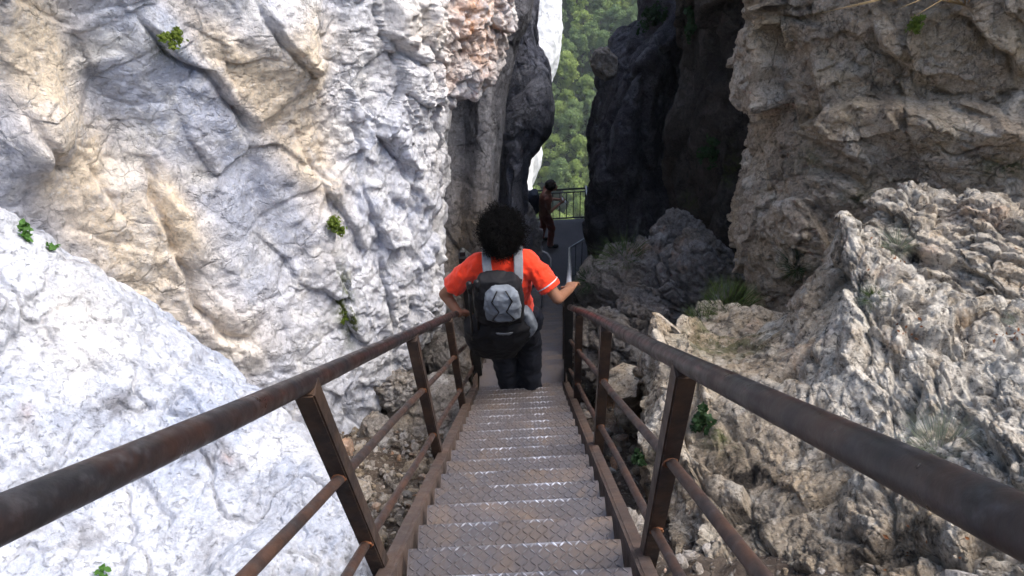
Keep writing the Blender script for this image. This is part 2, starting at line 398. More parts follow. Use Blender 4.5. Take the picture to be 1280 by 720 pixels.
# ------------------------------------------------------------------ rock faces
def cr_mat(n, m):
    """Catmull-Rom weights from n control points to m samples"""
    W = np.zeros((m, n)); t = np.linspace(0, n - 1, m)
    for r, x in enumerate(t):
        i = min(int(x), n - 2); f = x - i
        w = [-.5 * f + f * f - .5 * f ** 3, 1 - 2.5 * f * f + 1.5 * f ** 3, .5 * f + 2 * f * f - 1.5 * f ** 3, -.5 * f * f + .5 * f ** 3]
        for k, a in zip((i - 1, i, i + 1, i + 2), w):
            if k < 0: W[r, 0] += 2 * a; W[r, min(1, n - 1)] -= a
            elif k > n - 1: W[r, n - 1] += 2 * a; W[r, n - 2] -= a
            else: W[r, k] += a
    return W
def patch(name, ctrl, res, back, fn, mat, label=None, cat=None, kind=None, group=None, depth=3.0, soft=1):
    A = pixn(np.array(ctrl, float))                                    # (rows, cols, 3)
    n, m = res
    Wr, Wc = cr_mat(A.shape[0], n), cr_mat(A.shape[1], m)
    P = np.einsum('ri,ijk,cj->rck', Wr, A, Wc)
    du, dv = np.gradient(P, axis=0), np.gradient(P, axis=1)
    N = np.cross(du, dv); N /= np.linalg.norm(N, axis=2, keepdims=True) + 1e-9
    if (N * -P).sum() < 0: N = -N
    Pf, Nf = P.reshape(-1, 3), N.reshape(-1, 3)
    px, py, _ = proj(Pf)
    d, at = fn(Pf, Nf, px, py)
    if np.ndim(d) == 1:                                                 # ease the finest steps
        g = d.reshape(n, m)
        for _ in range(soft):
            g = np.pad(g, 1, 'edge'); g = .25 * g[1:-1, 1:-1] * 2 + .125 * (g[:-2, 1:-1] + g[2:, 1:-1] + g[1:-1, :-2] + g[1:-1, 2:])
        d = g.ravel()
    Q = (Pf + Nf * np.asarray(d)[:, None] if np.ndim(d) == 1 else Pf + d).reshape(n, m, 3)
    # closed body: side rings and a back
    bk = np.array(back, float); bk = bk / np.linalg.norm(bk)
    Q = np.pad(Q, ((1, 1), (1, 1), (0, 0)), 'edge')
    msk = np.zeros(Q.shape[:2], bool); msk[0, :] = msk[-1, :] = True; msk[:, 0] = msk[:, -1] = True
    Q[msk] += bk * depth
    n2, m2 = n + 2, m + 2
    idx = np.arange(n2 * m2).reshape(n2, m2)
    f = np.stack([idx[:-1, :-1], idx[1:, :-1], idx[1:, 1:], idx[:-1, 1:]], -1).reshape(-1, 4)
    loop = np.concatenate([idx[0, :], idx[1:, -1], idx[-1, -2::-1], idx[-2:0:-1, 0]])
    V = Q.reshape(-1, 3); c = V[loop].mean(0); V = np.vstack([V, c])
    tri = np.stack([loop, np.roll(loop, -1), np.full(len(loop), len(V) - 1)], 1)
    # make the front face the camera
    a, b_, c_ = V[f[len(f) // 2, 0]], V[f[len(f) // 2, 1]], V[f[len(f) // 2, 2]]
    if np.dot(np.cross(b_ - a, c_ - a), -a) < 0: f = f[:, ::-1]
    else: tri = tri[:, ::-1]
    attrs = {}
    for k in ('cream', 'orange', 'stain', 'moss', 'white'):
        v = np.asarray(at.get(k, np.zeros(n * m))).reshape(n, m)
        attrs[k] = np.append(np.pad(v, 1, 'edge').ravel(), 0)
    o = mesh_np(name, V, [f, tri], mat, attrs=attrs)
    return tag(o, label, cat, group, kind)

def blob(px, py, cx, cy, rx, ry, ang=0):
    a = R(ang); x, y = px - cx, py - cy
    u, v = x * math.cos(a) + y * math.sin(a), -x * math.sin(a) + y * math.cos(a)
    return np.exp(-(u / rx) ** 2 - (v / ry) ** 2)
def ledge(px, py, pts, depth, w, side_w, sgn=1):
    """a crack along pts with the rock on one side standing proud of the other"""
    wx = px; wy = py
    d, s = seg_dist(wx, wy, pts)
    g = -.6 * depth * np.exp(-(d / w) ** 2) * (.3 + .7 * np.abs(s))
    up = depth * np.exp(-d / side_w) * np.clip(s * sgn, 0, 1)
    up = up * (1 - np.exp(-(d / (w * .5)) ** 2))
    return g + up

# directions in the rock: the beds dip from upper left to lower right
t1 = np.array((pix(330, 330, 5) - pix(160, 40, 5)).normalized())
t3 = np.array(CF)
t2 = np.cross(t3, t1); t2 /= np.linalg.norm(t2)
def beds(P, s1=.3): return np.stack([P @ t1 * s1, P @ t2, P @ t3 * .8], 1)

# ---- the big pale wall on the left
WE = [(-250, 655), (-120, 652), (0, 640), (60, 624), (105, 602), (135, 566), (200, 556), (330, 553), (400, 548), (470, 500), (560, 455), (700, 440), (860, 430)]
def wallZ(x, y):
    z = np.interp(x, [-300, 0, 300, 500, 640], [2.9, 3.5, 4.5, 5.5, 6.3]) + (y - 100) / 400 * .9
    return z
ctrl = []
for y, e in WE:
    cols = [-320, -110, 60, 190, 310, 410, e - 90 if e - 90 > 430 else 430 if e > 470 else e - 12, e - 40 if e > 470 else e - 8, e - 12, e]
    cols = sorted(cols)
    zs = [wallZ(c, y) for c in cols]
    zs[-1] += .25
    row = [(c, y, z) for c, z in zip(cols, zs)]
    row += [(e - 4, y, zs[-1] + .8), (e - 30, y, zs[-1] + 2.2)]
    ctrl.append(row)
CRK = [
    ([(165, 20), (205, 62), (255, 85), (275, 118), (310, 160), (322, 172)], .10, 5, 60, 1),
    ([(300, -10), (330, 48), (350, 72), (368, 92), (392, 92)], .09, 4, 50, 1),
    ([(470, -10), (478, 40), (500, 62), (512, 78), (530, 80), (548, 60)], .13, 6, 40, 1),
    ([(375, 170), (382, 190), (405, 232), (412, 260), (415, 280), (408, 310), (418, 350), (432, 380), (440, 430)], .05, 4, 30, -1),
    ([(5, 120), (20, 150), (45, 185), (62, 204), (85, 212)], .10, 8, 45, -1),
    ([(178, 200), (185, 240), (205, 275), (228, 330), (238, 380), (262, 412), (300, 420), (318, 390)], .12, 7, 50, -1),
    ([(100, 190), (140, 262), (160, 262)], .05, 5, 35, -1),
    ([(555, 60), (552, 100), (556, 128), (566, 140)], .12, 5, 25, -1),
    ([(440, 140), (470, 150), (500, 200), (520, 250)], .035, 4, 25, 1),
    ([(505, 360), (515, 390), (495, 410), (500, 440)], .08, 8, 25, 1),
    ([(390, 300), (350, 340), (330, 380), (360, 440)], .04, 6, 40, 1),
]
def fn_wall(P, N, px, py):
    jx = px + 9 * fbm(P / .24, 2, 71) + 14 * fbm(P / .7, 2, 3); jy = py + 9 * fbm(P / .24, 2, 72)
    B = beds(P)
    W = warp(B, .10, .5, 5)
    d = .10 * fbm(B / 1.1, 3, 11) + .028 * ridged(W / .5, 3, 21) + .030 * fbm(W / .25, 5, 31)
    right = sstep(330, 470, px)
    d += (.3 + .5 * right) * (facets(warp(beds(P, .6), .06, .3, 8), .38, 41, .7, .35, .10, .06))
    d += (.3 + .35 * right) * facets(warp(beds(P, .7), .03, .12, 9), .13, 42, .7, .3, .12, .07)
    d += .020 * fbm(P / .09, 5, 51) * (.6 + .5 * right) + .02 * right * ridged(warp(P, .03, .1, 7) / .13, 3, 52) - .05 * sstep(500, 560, px)
    for pts, dep, w, sw, sg in CRK: d += ledge(jx, jy, pts, dep * .65, w * .9, sw, sg)
    d += .16 * blob(px, py, 40, 150, 50, 60, 30) + .12 * blob(px, py, 215, 250, 28, 60, -25) + .07 * blob(px, py, 290, 385, 30, 30) + .14 * blob(px, py, 350, 50, 40, 70, -30)
    d -= .12 * blob(px, py, 130, 120, 45, 160, -28) + .10 * blob(px, py, 330, 260, 30, 110, -25)
    # orange broken block at the upper edge
    ob = blob(px, py, 590, 45, 55, 75)
    d += ob * (-.02 + .9 * facets(warp(P, .03, .1, 9), .12, 61, .8, .5, .4, .09)) + ob * .03 * ridged(P / .12, 4, 8)
    pk = sstep(.48, .66, fbm(P / .18, 4, 88) * .5 + .5) * sstep(440, 520, px)
    d -= .05 * pk
    low = blob(px, py, 525, 430, 45, 45)
    d -= low * .16 * sstep(-.1, .5, fbm(P / .25, 4, 97))
    nz = fbm(B / .6, 4, 81)
    cream = np.clip(1.2 * blob(jx, jy, 40, 70, 60, 120, -15) + 1.1 * blob(jx, jy, 90, 190, 55, 40, -40) + 1.0 * blob(jx, jy, 150, 300, 60, 90, -35) + 1.1 * blob(jx, jy, 290, 90, 150, 28, 52) + 1.0 * blob(jx, jy, 360, 60, 60, 60, -30)
                    + 1.0 * blob(jx, jy, 215, 255, 25, 60, -28) + .5 * blob(jx, jy, 290, 400, 60, 50) + .9 * blob(jx, jy, 395, 190, 25, 90, -12) + .9 * blob(jx, jy, 520, 20, 40, 60) + .35 * blob(jx, jy, 200, 380, 60, 80, -40) + .35 * nz, 0, 1)
    orange = np.clip(1.3 * blob(jx, jy, 598, 35, 40, 70) + .5 * blob(jx, jy, 560, 100, 15, 20), 0, 1)
    stain = np.clip(.55 * sstep(.15, .6, nz) * (1 - cream) + .8 * blob(jx, jy, 330, 300, 35, 60, -20) * .5 + .9 * low + .35 * blob(jx, jy, 130, 120, 20, 70, -30), 0, 1)
    moss = np.clip(1.2 * blob(jx, jy, 425, 380, 10, 50, -8) + .8 * blob(jx, jy, 200, 60, 20, 14), 0, 1)
    white = np.clip(.5 * sstep(350, 500, px) + .5 * sstep(0, .5, fbm(B / .8, 4, 99)), 0, 1)
    return d, dict(cream=cream, orange=orange, stain=stain, moss=moss, white=white)
patch('cliff', ctrl, (680, 640), -EX * 1.0 + EN * .1, fn_wall, M['wall'], 'tall pale limestone cliff with cream and blue grey bands along the left of the stairs', 'cliff', 'structure', depth=4)

# ---- the rounded bright rock close by on the left
O = [(-260, 110, 2.5), (-130, 190, 2.8), (0, 284, 3.0), (110, 349, 3.15), (240, 441, 3.25), (325, 517, 3.2), (385, 566, 3.1), (425, 625, 3.0), (442, 700, 2.85), (455, 800, 2.7), (470, 960, 2.5)]
rows = [[(x - 70 - i * 4, y + 60, z + 1.6) for i, (x, y, z) in enumerate(O)], [(x - 6, y + 6, z + .5) for x, y, z in O], O]
for sx, sy, dz in ((-22, 26, -.22), (-80, 90, -.42), (-190, 200, -.72), (-330, 330, -1.0), (-520, 480, -1.3)):
    rows.append([(x + sx * (1.25 - .05 * i), y + sy * (1 if i < 7 else .55), max(z + dz * (1 if i < 6 else .8), 1.35)) for i, (x, y, z) in enumerate(O)])
def fn_near(P, N, px, py):
    W = warp(P, .06, .3, 15)
    d = .10 * fbm(P / .9, 3, 12) + .030 * ridged(W / .3, 5, 22) + .016 * fbm(P / .09, 5, 32)
    d += .5 * facets(warp(P, .04, .15, 19), .25, 43, .5, .25, .10, .06) + .35 * facets(warp(P, .02, .06, 20), .07, 44, .6, .3, .2, .08)
    d -= .020 * sstep(.25, .5, fbm(P / .05, 3, 55)) * sstep(.0, .4, fbm(P / .4, 2, 56))
    nz = fbm(P / .5, 4, 81)
    cream = np.clip(.5 * nz + .5 * blob(px, py, 60, 400, 90, 60), 0, .8)
    d -= .03 * np.exp(-(fbm(warp(P, .05, .2, 84) / .45, 3, 85) / .012) ** 2)
    return d, dict(cream=cream, white=.6 * sstep(-.1, .4, fbm(P / .6, 4, 86)), stain=np.clip(.9 * sstep(.12, .5, fbm(P / .22, 5, 83)), 0, 1), orange=.5 * blob(px, py, 283, 578, 8, 8) + .4 * blob(px, py, 30, 520, 10, 12))
patch('rock_outcrop', rows, (560, 620), -EX + EN * .5, fn_near, M['near'], 'smooth bright white rounded rock beside the left handrail in front of the pale cliff', 'rock', depth=2.0)

# ---- the great brown rock at the upper right
ys = [-260, -120, 0, 90, 170, 250, 320, 380, 460]
le = [968, 962, 945, 938, 946, 936, 930, 945, 985]
ctrl = []
for y, e in zip(ys, le):
    z0 = 5.6 + (y - 100) / 400 * .8
    ctrl.append([(e + 50, y, z0 + 2.8), (e + 8, y, z0 + .9), (e, y, z0 + .3), (e + 20, y, z0), (e + 70, y, z0 - .35), (e + 140, y, z0 - .55), (e + 220, y, z0 - .7), (e + 320, y, z0 - .9), (e + 460, y, z0 - 1.1), (e + 640, y, z0 - 1.3)])
def fn_big(P, N, px, py):
    W = warp(P, .12, .5, 25)
    jx = px + 8 * fbm(P / .22, 2, 71); jy = py + 8 * fbm(P / .22, 2, 72)
    d = .14 * fbm(P / 1.0, 3, 13) + .02 * ridged(W / .5, 4, 23) + .03 * fbm(P / .15, 5, 33)
    d += .6 * facets(warp(P, .10, .45, 29), .85, 45, 1.0, .5, .0, .03) + .6 * facets(warp(beds(P, .6), .07, .2, 30), .26, 46, .9, .4, .08, .03) + .8 * facets(warp(P, .03, .08, 31), .09, 47, .9, .4, .12, .05)
    d -= .05 * np.exp(-(fbm(warp(P, .1, .3, 32) / .55, 3, 62) / .02) ** 2) * sstep(-.1, .3, fbm(P / .5, 2, 63))
    for pts, dep, w, sw, sg in [([(1085, 28), (1100, 60), (1120, 78), (1130, 95)], .14, 8, 40, 1), ([(1185, 20), (1215, 25), (1235, 60), (1262, 70), (1270, 110)], .12, 7, 40, 1), ([(1150, 115), (1190, 135), (1240, 140), (1280, 118)], .10, 6, 40, -1),
                                ([(1010, 175), (1055, 190), (1090, 210)], .08, 7, 30, 1), ([(950, 25), (985, 20), (975, 60)], .10, 7, 30, 1), ([(1000, 205), (1040, 215), (1085, 235), (1100, 225)], .10, 7, 30, -1), ([(1060, 60), (1070, 85), (1095, 90)], .10, 7, 25, 1)]:
        d += ledge(jx, jy, pts, dep, w, sw, sg)
    pits = sstep(.32, .5, fbm(P / .09, 3, 57)) * (blob(px, py, 960, 160, 40, 130) + .4 * sstep(0, .5, fbm(P / .5, 2, 58)))
    d -= .06 * pits
    cream = np.clip(.8 * sstep(-.2, .5, fbm(W / .4, 4, 85)), 0, 1)
    stain = np.clip(.9 * sstep(.1, .6, fbm(W / .35, 5, 86)), 0, 1)
    moss = np.clip(.9 * blob(jx, jy, 1255, 200, 30, 15) + .8 * blob(jx, jy, 1075, 245, 25, 10) + .6 * blob(jx, jy, 1010, 200, 30, 14), 0, 1)
    return d, dict(cream=cream, stain=stain, moss=moss)
patch('cliff', ctrl, (560, 620), EX + EN * .3, fn_big, M['right'], 'great brown grey rock wall rising behind the jagged outcrop on the right', 'cliff', 'structure', depth=4)

# ---- jagged outcrop by the right handrail
T = [(770, 470, 4.7), (792, 410, 4.45), (820, 374, 4.4), (868, 378, 4.5), (902, 402, 4.5), (955, 385, 4.35), (1005, 312, 4.25), (1040, 247, 4.2), (1090, 268, 4.1), (1150, 305, 4.0), (1230, 335, 3.8), (1330, 350, 3.55), (1480, 360, 3.2)]
L1 = [(776, 520, 4.35), (790, 470, 4.2), (820, 432, 4.1), (865, 425, 4.1), (915, 440, 4.05), (960, 430, 3.95), (1010, 375, 3.9), (1055, 320, 3.85), (1110, 340, 3.7), (1170, 370, 3.6), (1245, 395, 3.4), (1350, 410, 3.1), (1500, 430, 2.8)]
L2 = [(782, 580, 4.05), (802, 550, 3.85), (835, 530, 3.7), (880, 525, 3.65), (930, 525, 3.55), (980, 515, 3.45), (1035, 480, 3.4), (1090, 460, 3.3), (1150, 470, 3.15), (1210, 485, 3.0), (1280, 500, 2.8), (1390, 520, 2.5), (1540, 560, 2.2)]
L3 = [(800, 650, 3.7), (822, 640, 3.45), (860, 630, 3.3), (905, 625, 3.2), (955, 620, 3.1), (1010, 610, 3.0), (1070, 590, 2.9), (1130, 580, 2.8), (1190, 590, 2.7), (1250, 600, 2.55), (1320, 620, 2.35), (1430, 650, 2.1), (1580, 700, 1.8)]
L4 = [(830, 740, 3.3), (855, 740, 3.05), (895, 740, 2.9), (945, 740, 2.8), (995, 735, 2.7), (1050, 730, 2.6), (1110, 720, 2.5), (1170, 715, 2.42), (1230, 725, 2.32), (1290, 740, 2.2), (1360, 760, 2.05), (1470, 800, 1.85), (1620, 850, 1.6)]
L5 = [(870, 940, 2.8), (900, 940, 2.6), (940, 940, 2.45), (990, 940, 2.35), (1050, 930, 2.3), (1110, 930, 2.2), (1170, 920, 2.1), (1230, 920, 2.05), (1290, 930, 1.95), (1350, 940, 1.9), (1420, 960, 1.8), (1530, 1000, 1.6), (1680, 1050, 1.45)]
Tb = [(x + 14, y + 12, z + .5) for x, y, z in T]; Tbb = [(x + 30, y + 60, z + 1.4) for x, y, z in T]
rows = [Tbb, Tb, T, L1, L2, L3, L4, L5]
rows = [[(r[0][0] + 30, r[0][1] + 8, r[0][2] + 1.1)] + r for r in rows]
def fn_out(P, N, px, py):
    W = warp(P, .07, .25, 35)
    jx = px + 9 * fbm(P / .2, 2, 73); jy = py + 9 * fbm(P / .2, 2, 74)
    rough = np.clip(sstep(1010, 1120, jx) * (1 - .2 * sstep(560, 660, jy)) + .8 * sstep(880, 1000, jx) * sstep(600, 700, jy) + blob(jx, jy, 900, 440, 60, 30) * .6, 0, 1)
    d = -.13 + .10 * fbm(P / .8, 3, 14) + .012 * ridged(W / .4, 3, 24) + .02 * fbm(P / .1, 5, 34)
    d += .9 * facets(warp(P, .06, .3, 39), .42, 48, .6, .35, .12, .06)
    d += (.3 + .45 * rough) * facets(warp(P, .03, .15, 40), .16, 49, 1.0, .5, .3, .09)
    d += (.25 + .55 * rough) * facets(P, .065, 50, 1.0, .4, .35, .09)
    d += rough * .008 * ridged(W / .12, 3, 26)
    d -= .028 * sstep(.16, .38, fbm(beds(P, .7) / .09, 3, 59)) * (.35 + .65 * rough) + .011 * sstep(.14, .36, fbm(P / .035, 3, 64)) * (.3 + .7 * rough)
    for pts, dep, w, sw, sg in [([(1020, 420), (1060, 400), (1100, 380), (1150, 385)], .10, 8, 40, -1),
                                ([(970, 460), (990, 425), (1005, 440), (1010, 445)], .05, 4, 15, 1), ([(1120, 430), (1150, 445), (1130, 480)], .09, 8, 30, 1), ([(1200, 500), (1230, 540), (1245, 570)], .09, 9, 40, 1), ([(860, 520), (900, 500), (915, 530)], .07, 9, 30, -1)]:
        d += ledge(jx, jy, pts, dep, w, sw, sg)
    white = np.clip(sstep(1000, 1080, jx) * (1 - sstep(520, 640, jy)) + .7 * blob(jx, jy, 1010, 470, 60, 60) + .8 * blob(jx, jy, 1180, 690, 40, 30), 0, 1)
    cream = np.clip(.5 * sstep(-.1, .4, fbm(W / .3, 4, 87)) + blob(jx, jy, 1060, 285, 25, 25), 0, 1)
    stain = np.clip(.7 * sstep(.05, .5, fbm(W / .25, 5, 88)) + .6 * rough * sstep(0, .4, fbm(P / .12, 4, 89)) + .5 * (1 - white) * sstep(0, .5, fbm(W / .5, 3, 90)), 0, 1)
    orange = np.clip(.9 * blob(jx, jy, 1045, 290, 12, 16) + .6 * blob(jx, jy, 1120, 320, 14, 8) + .5 * blob(jx, jy, 1240, 300, 20, 10) + .4 * blob(jx, jy, 1130, 410, 20, 8) + .35 * sstep(.35, .7, fbm(P / .3, 4, 91)), 0, 1)
    moss = np.clip(.8 * blob(jx, jy, 890, 525, 18, 12) + .7 * blob(jx, jy, 905, 400, 40, 14) + .6 * blob(jx, jy, 810, 565, 12, 16), 0, 1)
    white = np.clip(1.0 * white + .25 * sstep(.1, .5, fbm(P / .4, 4, 98)), 0, 1)
    return d, dict(cream=cream * .8, stain=stain, orange=orange, moss=moss, white=white)
patch('rock_outcrop', rows, (640, 680), EX + EN * .8, fn_out, M['crest'], 'rough pitted brown and white outcrop rising right beside the right handrail', 'rock', depth=1.6)

# ---- tilted layered slabs above it
T = [(1080, 315, 4.6), (1092, 262, 4.6), (1135, 230, 4.55), (1180, 240, 4.5), (1215, 232, 4.4), (1270, 252, 4.25), (1360, 285, 4.0), (1480, 325, 3.7)]
rows = [[(x + 15, y + 55, z + 1.5) for x, y, z in T], [(x + 4, y + 8, z + .4) for x, y, z in T], T]
for k, (sy, dz) in enumerate(((40, -.22), (90, -.42), (150, -.62), (230, -.85))):
    rows.append([(x + sy * .25, y + sy, z + dz) for x, y, z in T])
rows = [[(r[0][0] + 10, r[0][1] + 8, r[0][2] + 1.0)] + r for r in rows]
bd = np.array((pix(1280, 330, 4.2) - pix(1120, 225, 4.2)).normalized()); bn = np.cross(np.array(CF), bd); bn /= np.linalg.norm(bn)
def fn_slab(P, N, px, py):
    W = warp(P, .09, .22, 36)
    h = (W @ bn) / .115; k = np.floor(h); fr = h - k
    rnd = np.sin(k * 12.9898) * .5
    d = -.06 + .07 * rnd + .04 * np.where(fr < .86, fr / .86, (1 - fr) / .14)
    d += .05 * fbm(P / .6, 3, 14) + .015 * ridged(W / .2, 4, 24)
    q = np.stack([P @ bd * .5, P @ bn, P @ NCF * .7], 1)
    d += 1.0 * facets(warp(q, .04, .15, 41), .17, 51, 1.0, .6, .3, .07) + .9 * facets(warp(P, .02, .06, 43), .06, 52, .9, .4, .3, .09)
    d -= .07 * sstep(.22, .45, fbm(q / .12, 3, 60))
    stain = np.clip(.9 * sstep(.0, .45, fbm(q / .14, 5, 88)), 0, 1)
    orange = np.clip(1.1 * blob(px, py, 1200, 258, 16, 12) + .8 * blob(px, py, 1250, 265, 22, 8) + .7 * blob(px, py, 1160, 318, 14, 9) + .4 * sstep(.3, .6, fbm(P / .25, 4, 92)), 0, 1)
    return d, dict(stain=stain, orange=orange, white=.6 + 0 * d, cream=.6 * sstep(-.1, .4, fbm(W / .3, 4, 87)))
patch('rock_outcrop', rows, (460, 520), EX + EN * .5, fn_slab, M['crest'], 'tilted stack of layered white slabs behind the pitted outcrop', 'rock', depth=1.4)

# ---- dark pillars of the gorge
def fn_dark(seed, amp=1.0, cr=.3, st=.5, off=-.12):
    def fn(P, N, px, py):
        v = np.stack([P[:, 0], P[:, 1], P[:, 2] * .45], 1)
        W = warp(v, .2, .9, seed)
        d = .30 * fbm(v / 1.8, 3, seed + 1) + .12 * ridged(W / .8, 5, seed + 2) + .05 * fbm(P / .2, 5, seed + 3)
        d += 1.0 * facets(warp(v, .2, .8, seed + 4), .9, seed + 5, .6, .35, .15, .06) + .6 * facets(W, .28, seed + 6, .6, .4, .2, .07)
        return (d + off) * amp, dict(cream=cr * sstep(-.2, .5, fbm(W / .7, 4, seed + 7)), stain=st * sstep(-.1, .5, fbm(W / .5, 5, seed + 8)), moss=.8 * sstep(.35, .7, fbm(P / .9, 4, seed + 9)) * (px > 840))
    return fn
# right: the far dark pillar and the nearer dark rock
ys = [-260, -120, 0, 40, 80, 160, 240, 330, 440]
le = [838, 832, 818, 806, 768, 743, 742, 752, 775]
ctrl = []
for y, e in zip(ys, le):
    z0 = 12.6 + (y - 200) / 400 * 1.6
    ctrl.append([(e + 45, y, z0 + 4.5), (e + 10, y, z0 + 1.6), (e, y, z0 + .4), (e + 14, y, z0 - .2), (e + 38, y, z0 - .8), (e + 66, y, z0 - .4), (e + 100, y, z0 + .3), (e + 150, y, z0 - 1.0), (e + 230, y, z0 - 2.5)])
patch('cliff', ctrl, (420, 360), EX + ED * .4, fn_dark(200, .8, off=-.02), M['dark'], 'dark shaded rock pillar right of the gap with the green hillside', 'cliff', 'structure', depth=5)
ys = [-260, -120, 0, 90, 170, 230, 290, 350]
le = [848, 842, 850, 862, 850, 842, 850, 870]
ctrl = []
for y, e in zip(ys, le):
    z0 = 8.8 + (y - 150) / 400 * 1.2
    ctrl.append([(e + 60, y, z0 + 3.5), (e + 12, y, z0 + 1.3), (e, y, z0 + .4), (e + 20, y, z0), (e + 50, y, z0 - .6), (e + 90, y, z0 - .7), (e + 140, y, z0 - 1.2), (e + 210, y, z0 - 1.6)])
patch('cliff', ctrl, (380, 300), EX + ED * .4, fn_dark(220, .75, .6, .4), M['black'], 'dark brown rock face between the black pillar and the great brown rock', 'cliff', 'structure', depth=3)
# left: brown recess and the dark blue buttress
ys = [-260, -120, 0, 60, 120, 200, 280, 340, 420, 520]
ctrl = []
for y in ys:
    z0 = 8.4 + (y - 200) / 400 * 1.2
    e = float(np.interp(y, [-260, 0, 120, 260, 420, 520], [690, 662, 628, 615, 600, 590]))
    ctrl.append([(430, y, z0 - .8), (520, y, z0 - .3), (548, y, z0 - .1), (575, y, z0 + .15), (598, y, z0), (e - 8, y, z0 + .1), (e, y, z0 + .7), (e - 4, y, z0 + 1.8), (e - 25, y, z0 + 3.5)])
def fn_rec(P, N, px, py):
    d, a = fn_dark(240, .32, 1.0, .5)(P, N, px, py); a['moss'] = 0 * px; a['cream'] = np.clip(1.3 * blob(px, py, 588, 320, 34, 90) + .3 * fbm(P / .7, 3, 247), 0, 1); return d, a
M['recess'] = rock_mat('grey_brown_limestone', (.22, .225, .26), (.32, .325, .365), (.36, .29, .22), (.46, .46, .50), (.06, .058, .06), 1.0, spots=.4, bumpd=.02)
patch('cliff', ctrl, (420, 300), -EX + ED * .3, fn_rec, M['recess'], 'grey brown recessed rock face between the pale cliff and the dark blue buttress', 'cliff', 'structure', depth=4)
ys = [-260, -120, 0, 40, 80, 105, 130, 160, 185, 200, 250, 300, 380, 480]
re = [662, 666, 671, 671, 679, 683, 684, 681, 668, 657, 654, 656, 650, 640]
ctrl = []
for y, e in zip(ys, re):
    z0 = 11.2 + (y - 200) / 400 * 1.8
    ctrl.append([(540, y, z0 - .6), (590, y, z0 - .2), (610, y, z0 + .2), (624, y, z0 + .2), (638, y, z0 - .1), (e - 16, y, z0 - .15), (e - 5, y, z0), (e, y, z0 + .4), (e - 2, y, z0 + 1.3), (e - 22, y, z0 + 4)])
def fn_but(P, N, px, py):
    d, a = fn_dark(260, .45, .2, .6, off=-.04)(P, N, px, py); a['moss'] = 0 * px; return d, a
M['butt'] = rock_mat('blue_grey_limestone', (.19, .20, .26), (.30, .31, .38), (.34, .31, .29), (.48, .49, .55), (.03, .032, .04), 1.0, (1, 1, .35), spots=.5, bumpd=.03)
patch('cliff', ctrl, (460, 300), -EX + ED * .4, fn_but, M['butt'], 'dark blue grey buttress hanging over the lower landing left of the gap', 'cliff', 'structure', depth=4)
# far sunlit white cliff
ys = [-200, -80, 0, 40, 75, 100, 150, 200, 260, 330]
re = [702, 699, 696, 697, 692, 685, 668, 671, 650, 640]
ctrl = [[(520, y, 29 + y / 100), (580, y, 29.5 + y / 100), (630, y, 30 + y / 100), (660, y, 30.5 + y / 100), (e - 8, y, 31 + y / 100), (e, y, 32 + y / 100), (e - 3, y, 35 + y / 100), (e - 30, y, 40 + y / 100)] for y, e in zip(ys, re)]
def fn_far(P, N, px, py):
    return .25 * fbm(P / 3, 4, 300) + .08 * ridged(P / .9, 5, 301), dict(stain=.2 * sstep(.1, .5, fbm(P / 1.5, 4, 302)))
patch('cliff', ctrl, (220, 160), -EX + ED * .5, fn_far, M['far'], 'white sunlit cliff far beyond the gap at the top of the picture', 'cliff', 'structure', depth=10)

# ---- boulders
def boulder(px, py, Z, r, seed, mat, label, rot=0, rough=1.0, n=(90, 140), name='boulder', group=None, attrs=None):
    c = np.array(pix(px, py, Z))
    th = np.linspace(0.001, math.pi - .001, n[0]); ph = np.linspace(0, 2 * math.pi, n[1], endpoint=False)
    T, Pp = np.meshgrid(th, ph, indexing='ij')
    D = np.stack([np.sin(T) * np.cos(Pp), np.sin(T) * np.sin(Pp), np.cos(T)], -1).reshape(-1, 3)
    rg = np.random.RandomState(seed); h = np.ones(len(D))
    for k in range(11):                                                # hewn planes
        v = rg.normal(size=3); v /= np.linalg.norm(v); q = D @ v
        h = np.minimum(h, np.where(q > .05, rg.uniform(.66, .92) / np.maximum(q, .05), 9))
    E = D * h[:, None] * np.array(r)
    a = rot; E = E @ np.array([[math.cos(a), math.sin(a), 0], [-math.sin(a), math.cos(a), 0], [0, 0, 1]])
    m = float(np.mean(r)); W = c + E
    E = E + D * (rough * (facets(warp(W, .1 * m, .4 * m, seed), .42 * m, seed + 1, .7, .4, .25, .08) + .7 * facets(W, .15 * m, seed + 2, .7, .4, .25, .08) + .05 * m * fbm(W / (.15 * m), 4, seed + 3)))[:, None]
    idx = np.arange(n[0] * n[1]).reshape(n); nx = np.roll(idx, -1, 1)
    f = np.stack([idx[:-1], idx[1:], nx[1:], nx[:-1]], -1).reshape(-1, 4)
    W = c + E
    at = dict(white=.3 + 0 * W[:, 0], cream=.7 * sstep(-.1, .4, fbm(W / m, 4, seed + 7)), stain=.6 * sstep(.0, .5, fbm(W / (.5 * m), 4, seed + 8)), moss=0 * W[:, 0], orange=.3 * sstep(.3, .6, fbm(W / (.6 * m), 4, seed + 9)))
    if attrs: at.update({k: v + 0 * W[:, 0] for k, v in attrs.items()})
    return tag(mesh_np(name, W, f, mat, attrs=at), label, 'rock', group)
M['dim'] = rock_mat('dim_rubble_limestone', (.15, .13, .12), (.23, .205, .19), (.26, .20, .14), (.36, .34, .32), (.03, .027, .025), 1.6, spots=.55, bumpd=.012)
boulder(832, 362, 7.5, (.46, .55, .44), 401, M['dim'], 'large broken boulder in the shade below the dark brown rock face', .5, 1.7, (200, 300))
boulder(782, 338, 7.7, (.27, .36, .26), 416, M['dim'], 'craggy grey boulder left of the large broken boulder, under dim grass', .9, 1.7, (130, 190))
boulder(800, 395, 7.0, (.22, .3, .26), 417, M['dim'], 'small craggy boulder in front of the large broken boulder above the handrail', .2, 1.6, (110, 160))
